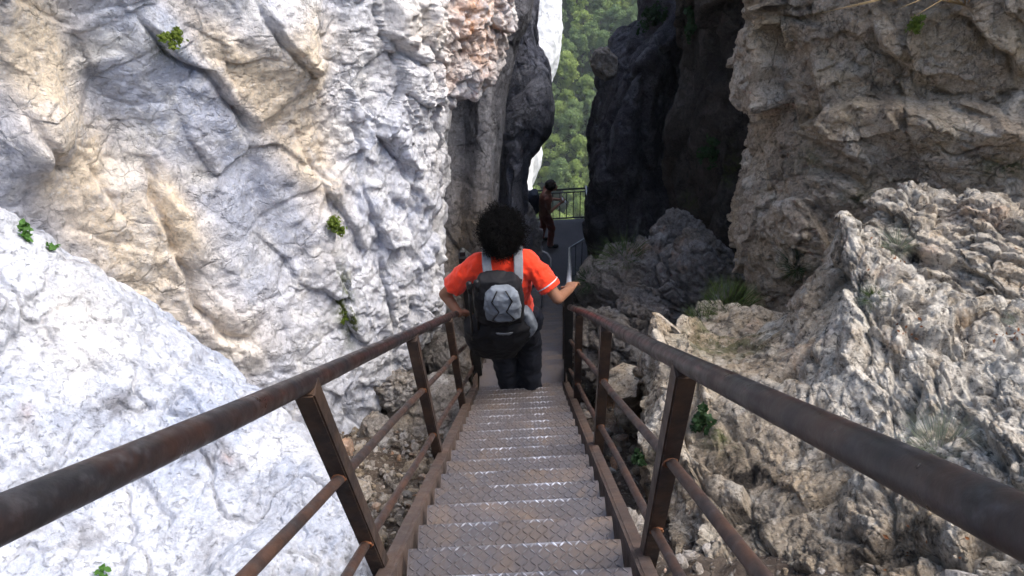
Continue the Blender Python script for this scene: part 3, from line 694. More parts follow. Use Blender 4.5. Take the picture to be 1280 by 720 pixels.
boulder(850, 300, 7.9, (.28, .34, .27), 402, M['dim'], 'blocky boulder perched on top of the large broken boulder', .2, 1.5, (120, 180))
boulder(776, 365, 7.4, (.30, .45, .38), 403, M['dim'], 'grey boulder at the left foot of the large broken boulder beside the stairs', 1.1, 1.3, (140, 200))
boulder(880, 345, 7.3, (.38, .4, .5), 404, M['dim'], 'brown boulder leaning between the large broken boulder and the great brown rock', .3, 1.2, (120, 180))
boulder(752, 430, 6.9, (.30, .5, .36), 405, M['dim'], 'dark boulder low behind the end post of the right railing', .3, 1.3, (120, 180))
boulder(756, 80, 12.3, (.20, .28, .25), 407, M['rubble'], 'small pale block perched on top of the black pillar', .4, .8, (70, 100))
boulder(540, 522, 6.5, (.46, .40, .24), 409, M['rubble'], 'pale boulder below the left railing beside the far end of the stairs', .2, .6, (140, 200))
boulder(485, 478, 6.4, (.22, .3, .24), 410, M['rubble'], 'mottled boulder at the foot of the pale cliff behind the left railing', .6, 1.2, (110, 160))
boulder(470, 540, 5.9, (.14, .17, .12), 411, M['rubble'], 'small pale boulder on the stony soil below the mottled boulder', .6, 1.0, (80, 120))
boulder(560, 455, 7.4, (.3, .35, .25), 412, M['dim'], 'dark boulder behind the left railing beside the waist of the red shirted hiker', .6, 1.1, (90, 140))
boulder(655, 300, 12.6, (.28, .4, .8), 413, M['recess'], 'narrow grey rock beside the lower landing behind the hiker\'s curly hair', .1, .8, (110, 150))
boulder(780, 690, 3.55, (.16, .2, .16), 414, M['rubble'], 'white edged boulder low between the right stringer and the outcrop', .1, 1.1, (110, 150))
boulder(918, 432, 5.15, (.42, .40, .26), 441, M['crest'], 'broad brown rock carrying the grassy ledge under the great brown rock', .4, .7, (150, 210))
# ------------------------------------------------------------------ the gully under the stairs and the land around
Y0, YL, YE = 3.40, 10.8, 12.62
Z0 = -4.88; ZL = -12.05
def path_z(y):
    up = -y * math.tan(TH) - .741 / CT
    mid = Z0 + (y - Y0) / (YL - Y0) * (ZL - Z0)
    return np.where(y < Y0, np.interp(y, [-6, Y0], [6 * math.tan(TH) - .741 / CT, Z0]), np.where(y < YL, mid, ZL))
def land_z(x, y):
    z = path_z(np.minimum(y, YE)) - 1.5
    z = np.where(y > YE, -13.6 - np.clip(y - YE, 0, 75) * 1.22, z)
    up = np.clip(y - 84, 0, None)
    z = np.where(y > 84, -13.6 - 71.4 * 1.22 + up * .50 + np.clip(y - 190, 0, None) * .25, z)
    z = np.where(y < -6, 6 * 1.11 - 2.6 + np.clip(-y - 6, 0, 10) * .8, z)
    side = np.clip(np.abs(x) - 6, 0, 60) * .25
    return z + np.where((y < 14), side, side * .15)
g = np.concatenate([-np.geomspace(2500, 30, 26), np.linspace(-27, -2, 18), np.linspace(-1.5, 14, 40), np.linspace(16, 240, 120), np.geomspace(250, 3500, 26)])
gx = np.concatenate([-np.geomspace(2500, 60, 24), np.linspace(-57, 80, 110), np.geomspace(84, 2500, 24)])
YY, XX = np.meshgrid(g, gx, indexing='ij')
zz = land_z(XX, YY)
pp = np.stack([XX.ravel(), YY.ravel(), zz.ravel()], 1)
zz = zz.ravel() + np.where(YY.ravel() > 20, 3.0 * fbm(pp / 30, 4, 501) + .6 * fbm(pp / 5, 3, 502), 0) + np.clip((np.hypot(XX, YY).ravel() - 240) / 400, 0, 1) * 60 * fbm(pp / 500, 4, 503)
zz = np.where(YY.ravel() > 240, np.minimum(zz, 90), zz)
V = np.stack([XX.ravel(), YY.ravel(), zz], 1)
idx = np.arange(len(V)).reshape(XX.shape)
f = np.stack([idx[:-1, :-1], idx[:-1, 1:], idx[1:, 1:], idx[1:, :-1]], -1).reshape(-1, 4)
tag(mesh_np('ground', V, f, M['ground']), 'wooded hillside and valley floor far below the gorge', 'ground', kind='structure')

# stony gully floor, detailed
n, m = 700, 330
ya = np.linspace(-3, 12.9, n); xa = np.linspace(-3.4, 3.4, m)
YY, XX = np.meshgrid(ya, xa, indexing='ij')
P = np.stack([XX.ravel(), YY.ravel(), path_z(YY.ravel()) - .62], 1)
dist = np.abs(P[:, 0] + .07)
P[:, 2] += .16 * np.clip(dist - .5, 0, 3) - .10 * np.exp(-(dist / .5) ** 2)
land = sstep(10.2, 11, P[:, 1]); P[:, 2] -= land * .2
d = .10 * fbm(P / .8, 4, 511) + .8 * facets(warp(P, .05, .2, 512), .20, 513, .7, .4, .3, .12) * .6 + .7 * facets(warp(P, .03, .1, 514), .075, 515, .8, .5, .4, .12) + .02 * fbm(P / .06, 4, 516)
V = P.copy(); V[:, 2] += d
idx = np.arange(n * m).reshape(n, m)
f = np.stack([idx[:-1, :-1], idx[:-1, 1:], idx[1:, 1:], idx[1:, :-1]], -1).reshape(-1, 4)
tag(mesh_np('gully_ground', V, f, M['soil'], smooth=True), 'stony soil of the gully under the metal stairs', 'ground', kind='structure')
def gully_z(x, y):
    return float(path_z(np.array(y)) - .62 + .16 * max(abs(x + .07) - .5, 0) - .10 * math.exp(-((x + .07) / .5) ** 2))
# loose rubble
rg = np.random.RandomState(5)
th = np.linspace(.01, math.pi - .01, 6); ph = np.linspace(0, 2 * math.pi, 8, endpoint=False)
Tt, Pp = np.meshgrid(th, ph, indexing='ij'); D = np.stack([np.sin(Tt) * np.cos(Pp), np.sin(Tt) * np.sin(Pp), np.cos(Tt)], -1).reshape(-1, 3)
ii = np.arange(48).reshape(6, 8); nx = np.roll(ii, -1, 1); ff = np.stack([ii[:-1], ii[1:], nx[1:], nx[:-1]], -1).reshape(-1, 4)
Vs, Fs = [], []; k = 0
for _ in range(9000):
    x, y = (rg.uniform(-1.9, -.35), rg.uniform(.3, 5.5)) if _ % 2 else (rg.uniform(-2.6, 2.0), rg.uniform(-1.2, 8.5))
    s = rg.gamma(1.3, .010) + .006; s = min(s, .09)
    v = D.copy(); 
    for q in range(5):
        w = rg.normal(size=3); w /= np.linalg.norm(w); t = v @ w; v = v - np.outer(np.clip(t - rg.uniform(.4, .8), 0, None), w)
    v = v * rg.uniform(.6, 1.3, 3) * s
    Vs.append(v + (x, y, gully_z(x, y) + s * .5 + rg.uniform(-.01, .03))); Fs.append(ff + k * 48); k += 1
V = np.vstack(Vs)
at = dict(white=np.repeat(rg.uniform(0, 1, k) ** 2, 48), cream=np.repeat(rg.uniform(0, 1, k), 48), orange=np.repeat(rg.uniform(0, 1, k) > .9, 48) * .7, stain=np.repeat(rg.uniform(0, 1, k) ** 2, 48), moss=np.zeros(len(V)))
tag(mesh_np('rubble', V, np.vstack(Fs), M['rubble'], smooth=False, attrs=at), 'loose pale rubble scattered over the gully soil beside the stairs', 'rubble', kind='stuff')

# ------------------------------------------------------------------ trees of the opposite slope
def leafcloud(centres, radii, count, size, seed, flat=.8):
    rg = np.random.RandomState(seed); V = []; 
    per = count // len(centres)
    for c, r in zip(centres, radii):
        d = rg.normal(size=(per, 3)); d /= np.linalg.norm(d, axis=1, keepdims=True)
        rr = rg.uniform(.55, 1.05, (per, 1)) ** .6 * r
        p = np.array(c) + d * rr * (1, 1, flat)
        t = rg.normal(size=(per, 3)); t /= np.linalg.norm(t, axis=1, keepdims=True)
        nrm = d + .6 * rg.normal(size=(per, 3)); nrm /= np.linalg.norm(nrm, axis=1, keepdims=True)
        u = np.cross(nrm, t); u /= np.linalg.norm(u, axis=1, keepdims=True) + 1e-6; w = np.cross(nrm, u)
        s = size * rg.uniform(.6, 1.3, (per, 1))
        q = np.stack([p - u * s, p - w * s * .55, p + u * s, p + w * s * .55], 1); V.append(q.reshape(-1, 3))
    V = np.vstack(V); return V, np.arange(len(V)).reshape(-1, 4)
def tree_proto(seed, h, cr, mat, conic=False):
    rg = np.random.RandomState(seed)
    e = empty('broadleaf_tree', (0, 0, 0))
    tb = MB(); tb.tube([(0, 0, -1), (.1, 0, h * .35), (0, .1, h * .75)], [.22, .16, .06], 7)
    for k in range(6):
        a = rg.uniform(0, 6.3); z = h * rg.uniform(.3, .6)
        tb.tube([(0, 0, z), (math.cos(a) * cr * .4, math.sin(a) * cr * .4, z + .8), (math.cos(a) * cr * .7, math.sin(a) * cr * .7, z + 1.5)], [.08, .05, .02], 5)
    tb.build('trunk', M['bark'], e)
    cs, rs = [], []
    for k in range(46):
        a = rg.uniform(0, 6.3); zz = rg.uniform(0, 1)
        rad = cr * (1 - zz * .75 if conic else math.sqrt(max(.05, 1 - (2 * zz - .9) ** 2))) * rg.uniform(.3, .8)
        cs.append((math.cos(a) * rad, math.sin(a) * rad, h * (.32 + .62 * zz))); rs.append(cr * rg.uniform(.14, .36))
    V, f = leafcloud(cs, rs, 6500, .16, seed)
    mesh_np('crown', V, f, mat, e, smooth=False)
    return e
def copy_tree(o, parent=None):
    c = o.copy(); C.objects.link(c); c.parent = parent
    for ch in [q for q in o.children]: copy_tree(ch, c)
    return c
protos = [tree_proto(601, 7.5, 2.3, M['tree_leaf']), tree_proto(602, 8.5, 2.0, M['tree_leaf'], True), tree_proto(603, 6.2, 2.5, M['tree_leaf_pale']), tree_proto(604, 7, 2.1, M['tree_leaf_pale'])]
used = [False] * 4
rg = np.random.RandomState(9)
spots = []
for _ in range(9000):
    y = rg.uniform(76, 160); x = rg.uniform(-12, 44)
    if all((x - a) ** 2 + (y - b) ** 2 > 2.75 ** 2 for a, b in spots): spots.append((x, y))
# those whose crowns can be seen through the gap, or nearly so, from a step to either side
def gap(x, y):
    z = float(land_z(np.array(x), np.array(y))) + 4
    a, b, _ = proj(np.array([[x, y, z]])); return 610 < a[0] < 830 and -70 < b[0] < 320
spots = [s for s in spots if gap(*s)][:290]
for i, (x, y) in enumerate(spots):
    p = rg.choice(4, p=[.4, .3, .15, .15] if y > 108 else [.15, .1, .4, .35])
    o = protos[p] if not used[p] else copy_tree(protos[p]); used[p] = True
    z = float(land_z(np.array(x), np.array(y))) - .3
    q = np.array([[x, y, z]]); z += float(3.0 * fbm(q / 30, 4, 501)[0] + .6 * fbm(q / 5, 3, 502)[0])
    o.location = (x, y, z); s = rg.uniform(.75, 1.2); o.scale = (s, s, s * rg.uniform(.9, 1.15)); o.rotation_euler.z = rg.uniform(0, 6.3)
    pale = p >= 2
    o['label'] = ('light yellow green tree on the wooded slope beyond the gap' if pale else 'dark green tree on the wooded slope beyond the gap')
    o['category'] = 'tree'; o['group'] = 'light green trees on the far slope' if pale else 'dark green trees on the far slope'
print('trees', len(spots))
# ------------------------------------------------------------------ metal stairs
XR, XL, H, YS, XC = .305, -.438, .167, .741, -.0665
VX, VY, VZ = Vector((1, 0, 0)), Vector((0, 1, 0)), Vector((0, 0, 1))
RISE, GO = .229 * ST, .229 * CT
def tread_mesh(w, g, seed, wear_glint=True, lugs=True):
    """a bent chequer plate: nose at the origin, plate running back towards -y, lip turned down"""
    rg = np.random.RandomState(seed); V, F4, A = [], [], []
    n = 0
    prof = [(-g, 0), (-.012, 0), (-.004, -.002), (0, -.008), (0, -.045), (-.005, -.045), (-.005, -.012), (-.012, -.006), (-g, -.006)]
    xs = np.linspace(-w / 2, w / 2, 25)
    for x in xs:
        lane = max(math.exp(-((x - w * .17) / .085) ** 2), .8 * math.exp(-((x + w * .16) / .085) ** 2))
        for k, (y, z) in enumerate(prof):
            V.append((x, y, z)); A.append((.35 * lane if k in (2, 3) else 0) if wear_glint else 0)
    k = len(prof)
    for i in range(len(xs) - 1):
        for j in range(k):
            F4.append((i * k + j, (i + 1) * k + j, (i + 1) * k + (j + 1) % k, i * k + (j + 1) % k))
    n = len(V)
    if lugs:
        rows = int(g / .0175); cols = int(w / .0215)
        for r in range(rows):
            for c in range(cols):
                x = -w / 2 + .012 + c * .0215; y = -.010 - r * .0175
                a = R(42) if (r + c) % 2 == 0 else R(-42)
                ca, sa = math.cos(a), math.sin(a); L, B, Hh = .0125, .0034, .0022
                lane = max(math.exp(-((x - w * .17) / .075) ** 2), .75 * math.exp(-((x + w * .16) / .08) ** 2))
                wr = 0
                if wear_glint: wr = lane * (1.4 if r == 0 else .22 if r == 1 else .08) * rg.uniform(.2, 1.2) + .06
                base = [(-L, 0, 0), (-L * .3, -B, 0), (L * .4, -B * .8, 0), (L, 0, 0), (L * .4, B * .8, 0), (-L * .3, B, 0)]
                top = [(-L * .6, 0, Hh), (-L * .1, -B * .4, Hh), (L * .6, 0, Hh), (-L * .1, B * .4, Hh)]
                for p in base + top:
                    V.append((x + p[0] * ca - p[1] * sa, y + p[0] * sa + p[1] * ca, p[2] + .0002)); A.append(min(1, wr) if p[2] else wr * .4)
                for f in ((0, 1, 7, 6), (1, 2, 8, 7), (2, 3, 8, 8), (3, 4, 8, 8), (4, 5, 9, 8), (5, 0, 6, 9), (6, 7, 8, 9)):
                    F4.append(tuple(n + q for q in f))
                n += 10
    quads = [f for f in F4 if len(set(f)) == 4]; tris = [f[:3] for f in F4 if len(set(f)) == 3]
    fl = [np.array(quads)] + ([np.array(tris)] if tris else [])
    return np.array(V), fl, A

upper = empty('metal_staircase', slope(XC, 2.067, YS), 'steep steel staircase of worn chequer plate treads running down the gorge', 'staircase')
V, fl, A = tread_mesh(.61, .185, 3); variants = []
for s in (3, 4, 5):
    V, fl, A = tread_mesh(.61, .185, s); variants.append((V, fl, A))
NST = 18
tr = []
for k in range(-6, NST + 1):
    p = slope(XC, 2.067 + .229 * k, YS)
    if k < -3:
        V, fl, A = variants[k % 3]
    if len(tr) < 3:
        V, fl, A = variants[len(tr)]
        o = mesh_np('tread', V, fl, M['tread'], upper, smooth=False, attrs=dict(wear_glint=A), local=True)
    else:
        o = tr[k % 3].copy(); link(o)
    o.location = Vector(p) - Vector(upper.location); o.parent = upper
    tr.append(o)
for s, x in ((-1, XC - .327), (1, XC + .327)):
    b = MB()
    L0, L1 = .2, 6.32
    def at(z, y): return slope(x, z, y)
    ax = (EX, ED, EN); mid = (L0 + L1) / 2
    b.box(at(mid, YS + .11), (.008, L1 - L0, .20), ax)
    b.box(slope(x + s * -.0 + s * .022, mid, YS + .012), (.036, L1 - L0, .008), ax, .002)
    b.box(slope(x + s * .022, mid, YS + .208), (.036, L1 - L0, .008), ax, .002)
    b.build('stringer', M['stringer'], upper)
# support beams reach down to the soil
for z in (1.7, 4.7):
    for x in (XC - .30, XC + .30):
        p = slope(x, z, YS + .2); MB().box(p - VZ * .3, (.05, .05, .66)).build('support_leg', M['post'], upper)

def railing(side, X, label):
    e = empty('stair_railing', slope(X, 1.55, H), label, 'railing', 'handrails of the upper stairs')
    b = MB(); pts = [slope(X + .004 * math.sin(z * 2.1), z, H + .004 * math.sin(z * 1.3 + X)) for z in np.linspace(-.6, 6.25, 24)]
    b.tube(pts, .0205, 20); b.build('handrail', M['rail'], e, smooth=True)
    for dh in (.37, .716):
        b = MB(); b.tube([slope(X, z, H) - VZ * dh + EX * .003 * math.sin(z * 3 + dh * 9) for z in np.linspace(-.45, 6.05, 20)], .0125, 12); b.build('mid_rail', M['rod'], e, smooth=True)
    for k in range(-1, 4):
        top = slope(X, 1.55 + 1.49 * k, H)
        b = MB(); a = ax3 = (VX, VY, VZ)
        Lp = 1.06; b.box(top - VZ * (Lp / 2 + .015), (.042, .050, Lp), None, .004)
        p = b.build('post', M['post'], e)
        for dh in (.37, .716):
            w = MB()
            c = top - VZ * dh
            for sy in (-1, 1):
                ring = [c + VY * sy * .0265 + VX * .0145 * math.cos(a_ * .7) + VZ * (.017 * math.sin(a_ * .7) - sy * .029) for a_ in range(9)]
                if sy < 0: w.tube(ring + [ring[0]], [.0022 + .0022 * ((i * 7 + k * 3) % 4) / 3 for i in range(10)], 7)
            w.build('weld_bead', M['weld'], p, smooth=True)
    return e
railing(1, XR, 'rusty steel railing on the right of the upper stairs, against the brown rock')
railing(-1, XL, 'rusty steel railing on the left of the upper stairs, against the pale rock')

# lower flight, turned a little to the right, down to the landing
def lowX(t): return XC + t * .62
lower = empty('metal_staircase', (XC, Y0, Z0), 'lower shaded flight of steps between the hiker in red and the far landing', 'staircase')
nl = 40
for k in range(1, nl + 1):
    t = k / nl; c = Vector((lowX(t), Y0 + .12 + t * (YL - Y0 - .12), Z0 + t * (ZL - Z0)))
    if k == 1:
        V, fl, A = tread_mesh(.66, .24, 8, False, False); lt = o = mesh_np('tread', V, fl, M['lower_tread'] if 'lower_tread' in M else M['tread'], lower, smooth=False, attrs=dict(wear_glint=A), local=True)
    else: o = lt.copy(); link(o); o.parent = lower
    o.location = c - Vector(lower.location)
for s in (-1, 1):
    b = MB(); a0 = Vector((lowX(0) + s * .345, Y0, Z0 - .06)); a1 = Vector((lowX(1) + s * .345, YL, ZL - .06))
    d = (a1 - a0); L = d.length; d.normalize(); u = VX - d * VX.dot(d); u.normalize()
    b.box((a0 + a1) / 2, (.01, L, .2), (u, d, u.cross(d))); b.build('stringer', M['stringer'], lower)
pl = empty('landing_platform', (.55, 11.7, ZL), 'grey landing at the foot of the stairs where the far hiker stands', 'platform')
MB().box((.55, (YL + YE) / 2 + .02, ZL - .05), (1.75, YE - YL + .1, .10), None, .01).build('deck', M['concrete'], pl)
for x in (-.1, 1.2):
    for y in (11.0, 12.4): MB().box((x, y, ZL - .8), (.1, .1, 1.4)).build('support_leg', M['shade_steel'], pl)
# back railing of the landing
br = empty('landing_railing', (.55, YE, ZL), 'dark barred railing at the back edge of the landing before the green slope', 'railing')
MB().tube([(-.33, YE, ZL + .92), (1.45, YE, ZL + .92)], .02, 10).build('top_rail', M['shade_steel'], br, smooth=True)
MB().box((.56, YE, ZL + .83), (1.78, .02, .02)).build('mid_rail', M['shade_steel'], br)
MB().box((.56, YE, ZL + .10), (1.78, .02, .03)).build('bottom_rail', M['shade_steel'], br)
for k in range(13):
    x = -.31 + k * .145
    MB().box((x, YE, ZL + .46), (.03 if k % 6 == 0 else .016, .02, .90 if k % 6 == 0 else .72)).build('post' if k % 6 == 0 else 'baluster', M['shade_steel'], br)

def barred(name, pts, hgt, label, n, mat_top=None, group=None, posts=()):
    """a sloping barred panel under a handrail through pts (top points)"""
    e = empty(name, pts[0], label, 'railing', group)
    b = MB(); b.tube(pts, .019, 10); b.build('handrail', mat_top or M['pale_steel'], e, smooth=True)
    b = MB(); b.tube([Vector(p) - VZ * hgt for p in pts], .014, 8); b.build('bottom_rail', M['shade_steel'], e, smooth=True)
    L = [0]
    for a, c in zip(pts[:-1], pts[1:]): L.append(L[-1] + (Vector(c) - Vector(a)).length)
    for k in range(n + 1):
        s = L[-1] * k / n; i = max(j for j in range(len(pts) - 1) if L[j] <= s + 1e-6)
        p = Vector(pts[i]).lerp(Vector(pts[i + 1]), (s - L[i]) / (L[i + 1] - L[i]))
        isp = k % 6 == 0
        MB().box(p - VZ * (hgt / 2 + (.1 if isp else 0)), (.035 if isp else .014, .035 if isp else .014, hgt + (.2 if isp else 0))).build('post' if isp else 'baluster', M['shade_steel'], e)
    return e
# end posts at the turn of the stairs
for X, py, zt in ((XL - .03, 313, 5.35), (XR + .01, 350, 5.25)):
    pass
tl = pix(578, 313, 5.2); tr_ = pix(711, 356, 5.25)
def lowrail(s, t, h=1.02): return Vector((lowX(t) + s * .36, Y0 + t * (YL - Y0), Z0 + t * (ZL - Z0) + h))
p0 = Vector(tr_)
rp = [p0, lowrail(1, .30), lowrail(1, .62), lowrail(1, 1.0), Vector((1.36, YL + .35, ZL + 1.0)), Vector((1.40, YE, ZL + .98))]
barred('lower_railing', rp, .86, 'dark barred railing with a pale top rail right of the lower flight', 72)
p1 = Vector(tl)
lp = [p1, lowrail(-1, .22, 1.0), lowrail(-1, .55, .95), lowrail(-1, .85, .92)]
barred('lower_railing', lp, .86, 'dark barred railing left of the lower flight behind the hiker in red', 42, M['shade_steel'])
for p, lab in ((p1, 'tall dark steel end post left of the hiker in red'), (p0, 'dark steel end post the hiker in red holds with the right hand')):
    b = MB(); zb = Z0 - .35; b.box((p.x, p.y, (p.z + zb) / 2 - .03), (.06, .06, p.z - zb - .02), None, .005)
    e = b.build('end_post', M['shade_steel']); tag(e, lab, 'post')
# pale curved end of a handrail
b = MB(); cp = [pix(677, 314, 10.6), pix(684, 317, 10.6), pix(688, 323, 10.6), pix(688, 332, 10.6), pix(684, 342, 10.7), pix(680, 352, 10.9), pix(677, 385, 11.0)]
cs = []
for i in range(len(cp) - 1):
    for q in range(4): cs.append(cp[i].lerp(cp[i + 1], q / 4))
b.tube(cs + [cp[-1]], .014, 8); tag(b.build('curved_rail', M['pale_steel'], smooth=True), 'thin pale curved rail end beyond the shoulder of the hiker in red', 'rail')
# ------------------------------------------------------------------ people
def hand(mb, wrist, dirv, palm_n, thumb, s=1.0, curl=.6):
    """palm, four unequal curled fingers and a thumb from its side; dirv: along the fingers, palm_n: out of the palm, thumb: side of the thumb"""
    d = Vector(dirv).normalized(); n = Vector(palm_n); n = (n - d * n.dot(d)).normalized(); t = Vector(thumb); t = (t - d * t.dot(d) - n * t.dot(n)).normalized()
    w = Vector(wrist)
    mb.loft([(w, t * .026 * s, n * .019 * s, 1), (w + d * .035 * s, t * .038 * s, n * .016 * s, .8), (w + d * .085 * s, t * .042 * s, n * .014 * s, .8), (w + d * .095 * s, t * .038 * s, n * .011 * s, .8)], 16)
    for k, (o, L) in enumerate(((.031, .070), (.010, .078), (-.011, .072), (-.031, .056))):
        p = w + d * .080 * s + t * o * s; a = .25; r = .0088 * s
        sp = d + t * o * 2.2
        for j, fr in enumerate((.45, .32, .23)):
            dd = (sp.normalized() * math.cos(a) + n * math.sin(a)).normalized(); q = p + dd * L * fr * s * 1.15
            mb.limb(p, q, r, r * .93, 9); p = q; r *= .93; a += curl
    p = w + d * .025 * s + t * .030 * s; q = p + (t * .8 + d * .6 + n * .2).normalized() * .045 * s; mb.limb(p, q, .012 * s, .0105 * s, 9)
    mb.limb(q, q + (d * .8 + t * .25 + n * .5).normalized() * .034 * s, .0105 * s, .009 * s, 9)

# ---- hiker in red, seen from behind on the last steps
foot = Vector(slope(XC - .005, 2.067 + .229 * 16.6, YS)); foot.x = pix(641, 484, 5.85).x
fz = slope(0, 2.067 + .229 * 17, YS).z + .004
yb = slope(0, 2.067 + .229 * 17, YS).y - .09
fx = foot.x
def W(x, y, z): return Vector((fx + x, yb + y, fz + z))
per = empty('person', (fx, yb, fz), 'hiker with big black curly hair, red T-shirt and grey black backpack holding both handrails', 'person')
mats = {}
# skin body: one continuous figure
b = MB()
hipz = .90
def leg(mb, s, k1=0.0, ra=(.085, .062, .045), off=0):
    hip = W(s * .085, 0, hipz); 
    if s > 0: knee = W(.135, .07, .50); ank = W(.135, -.03, .10)
    else: knee = W(-.055, .05, .49 - .02); ank = W(-.02, .0, .09)
    mb.limb(hip, knee, ra[0], ra[1]); mb.limb(knee, ank, ra[1], ra[2]); return ank
for s in (-1, 1):
    a = leg(b, s); b.limb(a, a + Vector((s * .01, .12, -.05)), .035, .028)
sh = 1.405
b.loft([(W(0, 0, .84), VX * .15, VY * .10, 1), (W(0, .0, .95), VX * .16, VY * .105, 1), (W(0, .015, 1.08), VX * .125, VY * .085, 1), (W(0, .02, 1.25), VX * .14, VY * .085, 1), (W(0, .03, 1.36), VX * .14, VY * .07, 1), (W(0, .035, 1.41), VX * .08, VY * .05, 1)], 22)
b.tube([W(0, .03, 1.40), W(0, .06, 1.52)], .055, 14); 
hc = W(.0, .085, 1.60)
b.ball(hc, (.075, .095, .112)); b.ball(hc + Vector((0, .05, -.05)), (.055, .055, .06))            # skull and jaw
b.ball(hc + Vector((0, .10, -.012)), (.012, .02, .02)); 
for s in (-1, 1): b.ball(hc + Vector((s * .078, .0, -.01)), (.012, .02, .03))
# hands on the rails
SL, SR = W(-.165, .03, sh - .02), W(.165, .03, sh - .02)
hl = pix(574, 392, 5.10); hr = pix(712, 362, 5.13)
el = pix(556, 368, 5.13); er = pix(697, 373, 4.93)
b.limb(SL, el, .044, .038); b.limb(el, hl, .039, .026); b.limb(SR, er, .044, .038); b.limb(er, hr, .039, .027)
hand(b, hl, Vector((.15, .6, -.5)), Vector((.1, -.5, -1)), Vector((1, 0, 0)), .95, .5)
hand(b, hr - (hr - er).normalized() * .01, Vector((.25, .75, -.25)) , Vector((.2, -.2, -1)), Vector((-.8, .1, .2)), 1.0, .55)
b.build('body', M['skin'], per, remesh=.0075, relax=4)
f = MB()
for s in (-1, 1): f.ball(hc + Vector((s * .030, .088, .008)), (.013, .010, .008), seg=10, rings=7)
f.ball(hc + Vector((0, .100, -.062)), (.024, .008, .006), seg=10, rings=6); f.build('face', M['brown_top'], per, smooth=True)
# shirt
b = MB()
b.loft([(W(.01, -.01, .93), VX * .178, VY * .128, .95), (W(.005, .0, 1.0), VX * .172, VY * .125, .95), (W(0, .015, 1.10), VX * .160, VY * .118, .95), (W(0, .02, 1.25), VX * .178, VY * .122, .9), (W(0, .028, 1.36), VX * .192, VY * .112, .85), (W(0, .033, 1.425), VX * .125, VY * .085, .9), (W(0, .045, 1.455), VX * .065, VY * .062, 1)], 28)
for s, S_, E_ in ((-1, SL, el), (1, SR, er)):
    m_ = S_.lerp(E_, .74); b.limb(S_ + Vector((s * -.03, 0, -.005)), S_.lerp(E_, .35), .074, .070); b.tube([S_.lerp(E_, .3), m_], [.070, .072], 16)
sob = b.build('shirt', M['shirt'], per, remesh=.009, relax=3)
def rumple(o, amp, sc, seed, stretch=(1, 1, 1)):
    n = len(o.data.vertices); P = np.empty(n * 3, np.float32); o.data.vertices.foreach_get('co', P); N = np.empty(n * 3, np.float32)
    o.data.vertex_normals.foreach_get('vector', N); P = P.reshape(-1, 3).astype(float); N = N.reshape(-1, 3)
    d = ridged(P * np.array(stretch) / sc, 3, seed) * amp; P = P + N * (d - d.mean())[:, None]
    o.data.vertices.foreach_set('co', P.astype(np.float32).ravel()); o.data.update()
rumple(sob, .013, .10, 700, (1, 1, .7)); rumple(sob, .004, .035, 701, (1, 1, .7))
b = MB(); q = SR.lerp(er, .62); dr = (er - SR).normalized(); 
b.tube([q - dr * .004, q + dr * .004], .0755, 20, False); b.build('sleeve_piping', M['white_trim'], per)
# trousers
b = MB()
for s in (-1, 1):
    a = leg(b, s, ra=(.108, .088, .074))
b.loft([(W(0, 0, .80), VX * .17, VY * .12, 1), (W(.0, 0, .90), VX * .182, VY * .13, 1), (W(0, 0, .985), VX * .172, VY * .122, 1)], 22)
t = b.build('trousers', M['trousers'], per, remesh=.011, relax=3); rumple(t, .014, .13, 710, (1, 1, 1.6))
for s, a in ((-1, W(-.02, 0, .09)), (1, W(.135, -.03, .10))):
    b = MB(); b.ball(a + Vector((0, -.01, -.02)), (.045, .055, .06)); b.limb(a + Vector((0, 0, -.048)), a + Vector((s * .012, .15, -.055)), .040, .033); b.box(a + Vector((s * .006, .055, -.088)), (.082, .27, .018))
    b.build('shoe', M['boot'], per, remesh=.008)
# hair: a big ball of curls
rgn = np.random.RandomState(31)
core = MB(); hcen = hc + Vector((0, -.015, .01)); HR = (.132, .132, .148)
core.ball(hcen, tuple(r * .86 for r in HR), seg=20, rings=14); core.ball(hcen + Vector((0, -.02, -.08)), (.115, .095, .085), seg=16, rings=10)
nC = 1900; V, Fh = [], []; k0 = 0
for i in range(nC):
    d = rgn.normal(size=3); d /= np.linalg.norm(d)
    low = rgn.rand() < .25
    c = np.array(hcen) + ((0, -.02, -.08) if low else (0, 0, 0)); rr = np.array((.115, .095, .085) if low else HR) * (.88)
    if not low and d[1] > .55 and d[2] < .2: continue
    p = c + d * rr; a = np.cross(d, rgn.normal(size=3)); a /= np.linalg.norm(a); w = np.cross(d, a)
    cr, tw, L = rgn.uniform(.006, .013), rgn.choice([-1, 1]) * rgn.uniform(1.0, 1.9), .014 + .034 * rgn.rand() ** 1.6 + .018 * max(0, math.sin(5 * d[0] + 2) + math.sin(4 * d[2] + 7 * d[0] + 1))
    pts = [p + d * (L * q / 9) + cr * (a * math.cos(q * tw) + w * math.sin(q * tw)) for q in range(10)]
    pts.append(pts[-1] + d * .004)
    pts = np.array(pts); r0 = .0028
    for q in range(len(pts)):
        r1 = r0 * (1 - .5 * q / 10)
        V += [pts[q] + a * r1, pts[q] + (w * .87 - a * .5) * r1, pts[q] - (w * .87 + a * .5) * r1]
    for q in range(len(pts) - 1):
        for e_ in range(3): Fh.append((k0 + q * 3 + e_, k0 + q * 3 + (e_ + 1) % 3, k0 + q * 3 + 3 + (e_ + 1) % 3, k0 + q * 3 + 3 + e_))
    k0 += len(pts) * 3
hob = mesh_np('hair', np.array(V), np.array(Fh), M['hair'], per)
co = core.build('hair_core', M['hair'], per, smooth=True); co.parent = hob
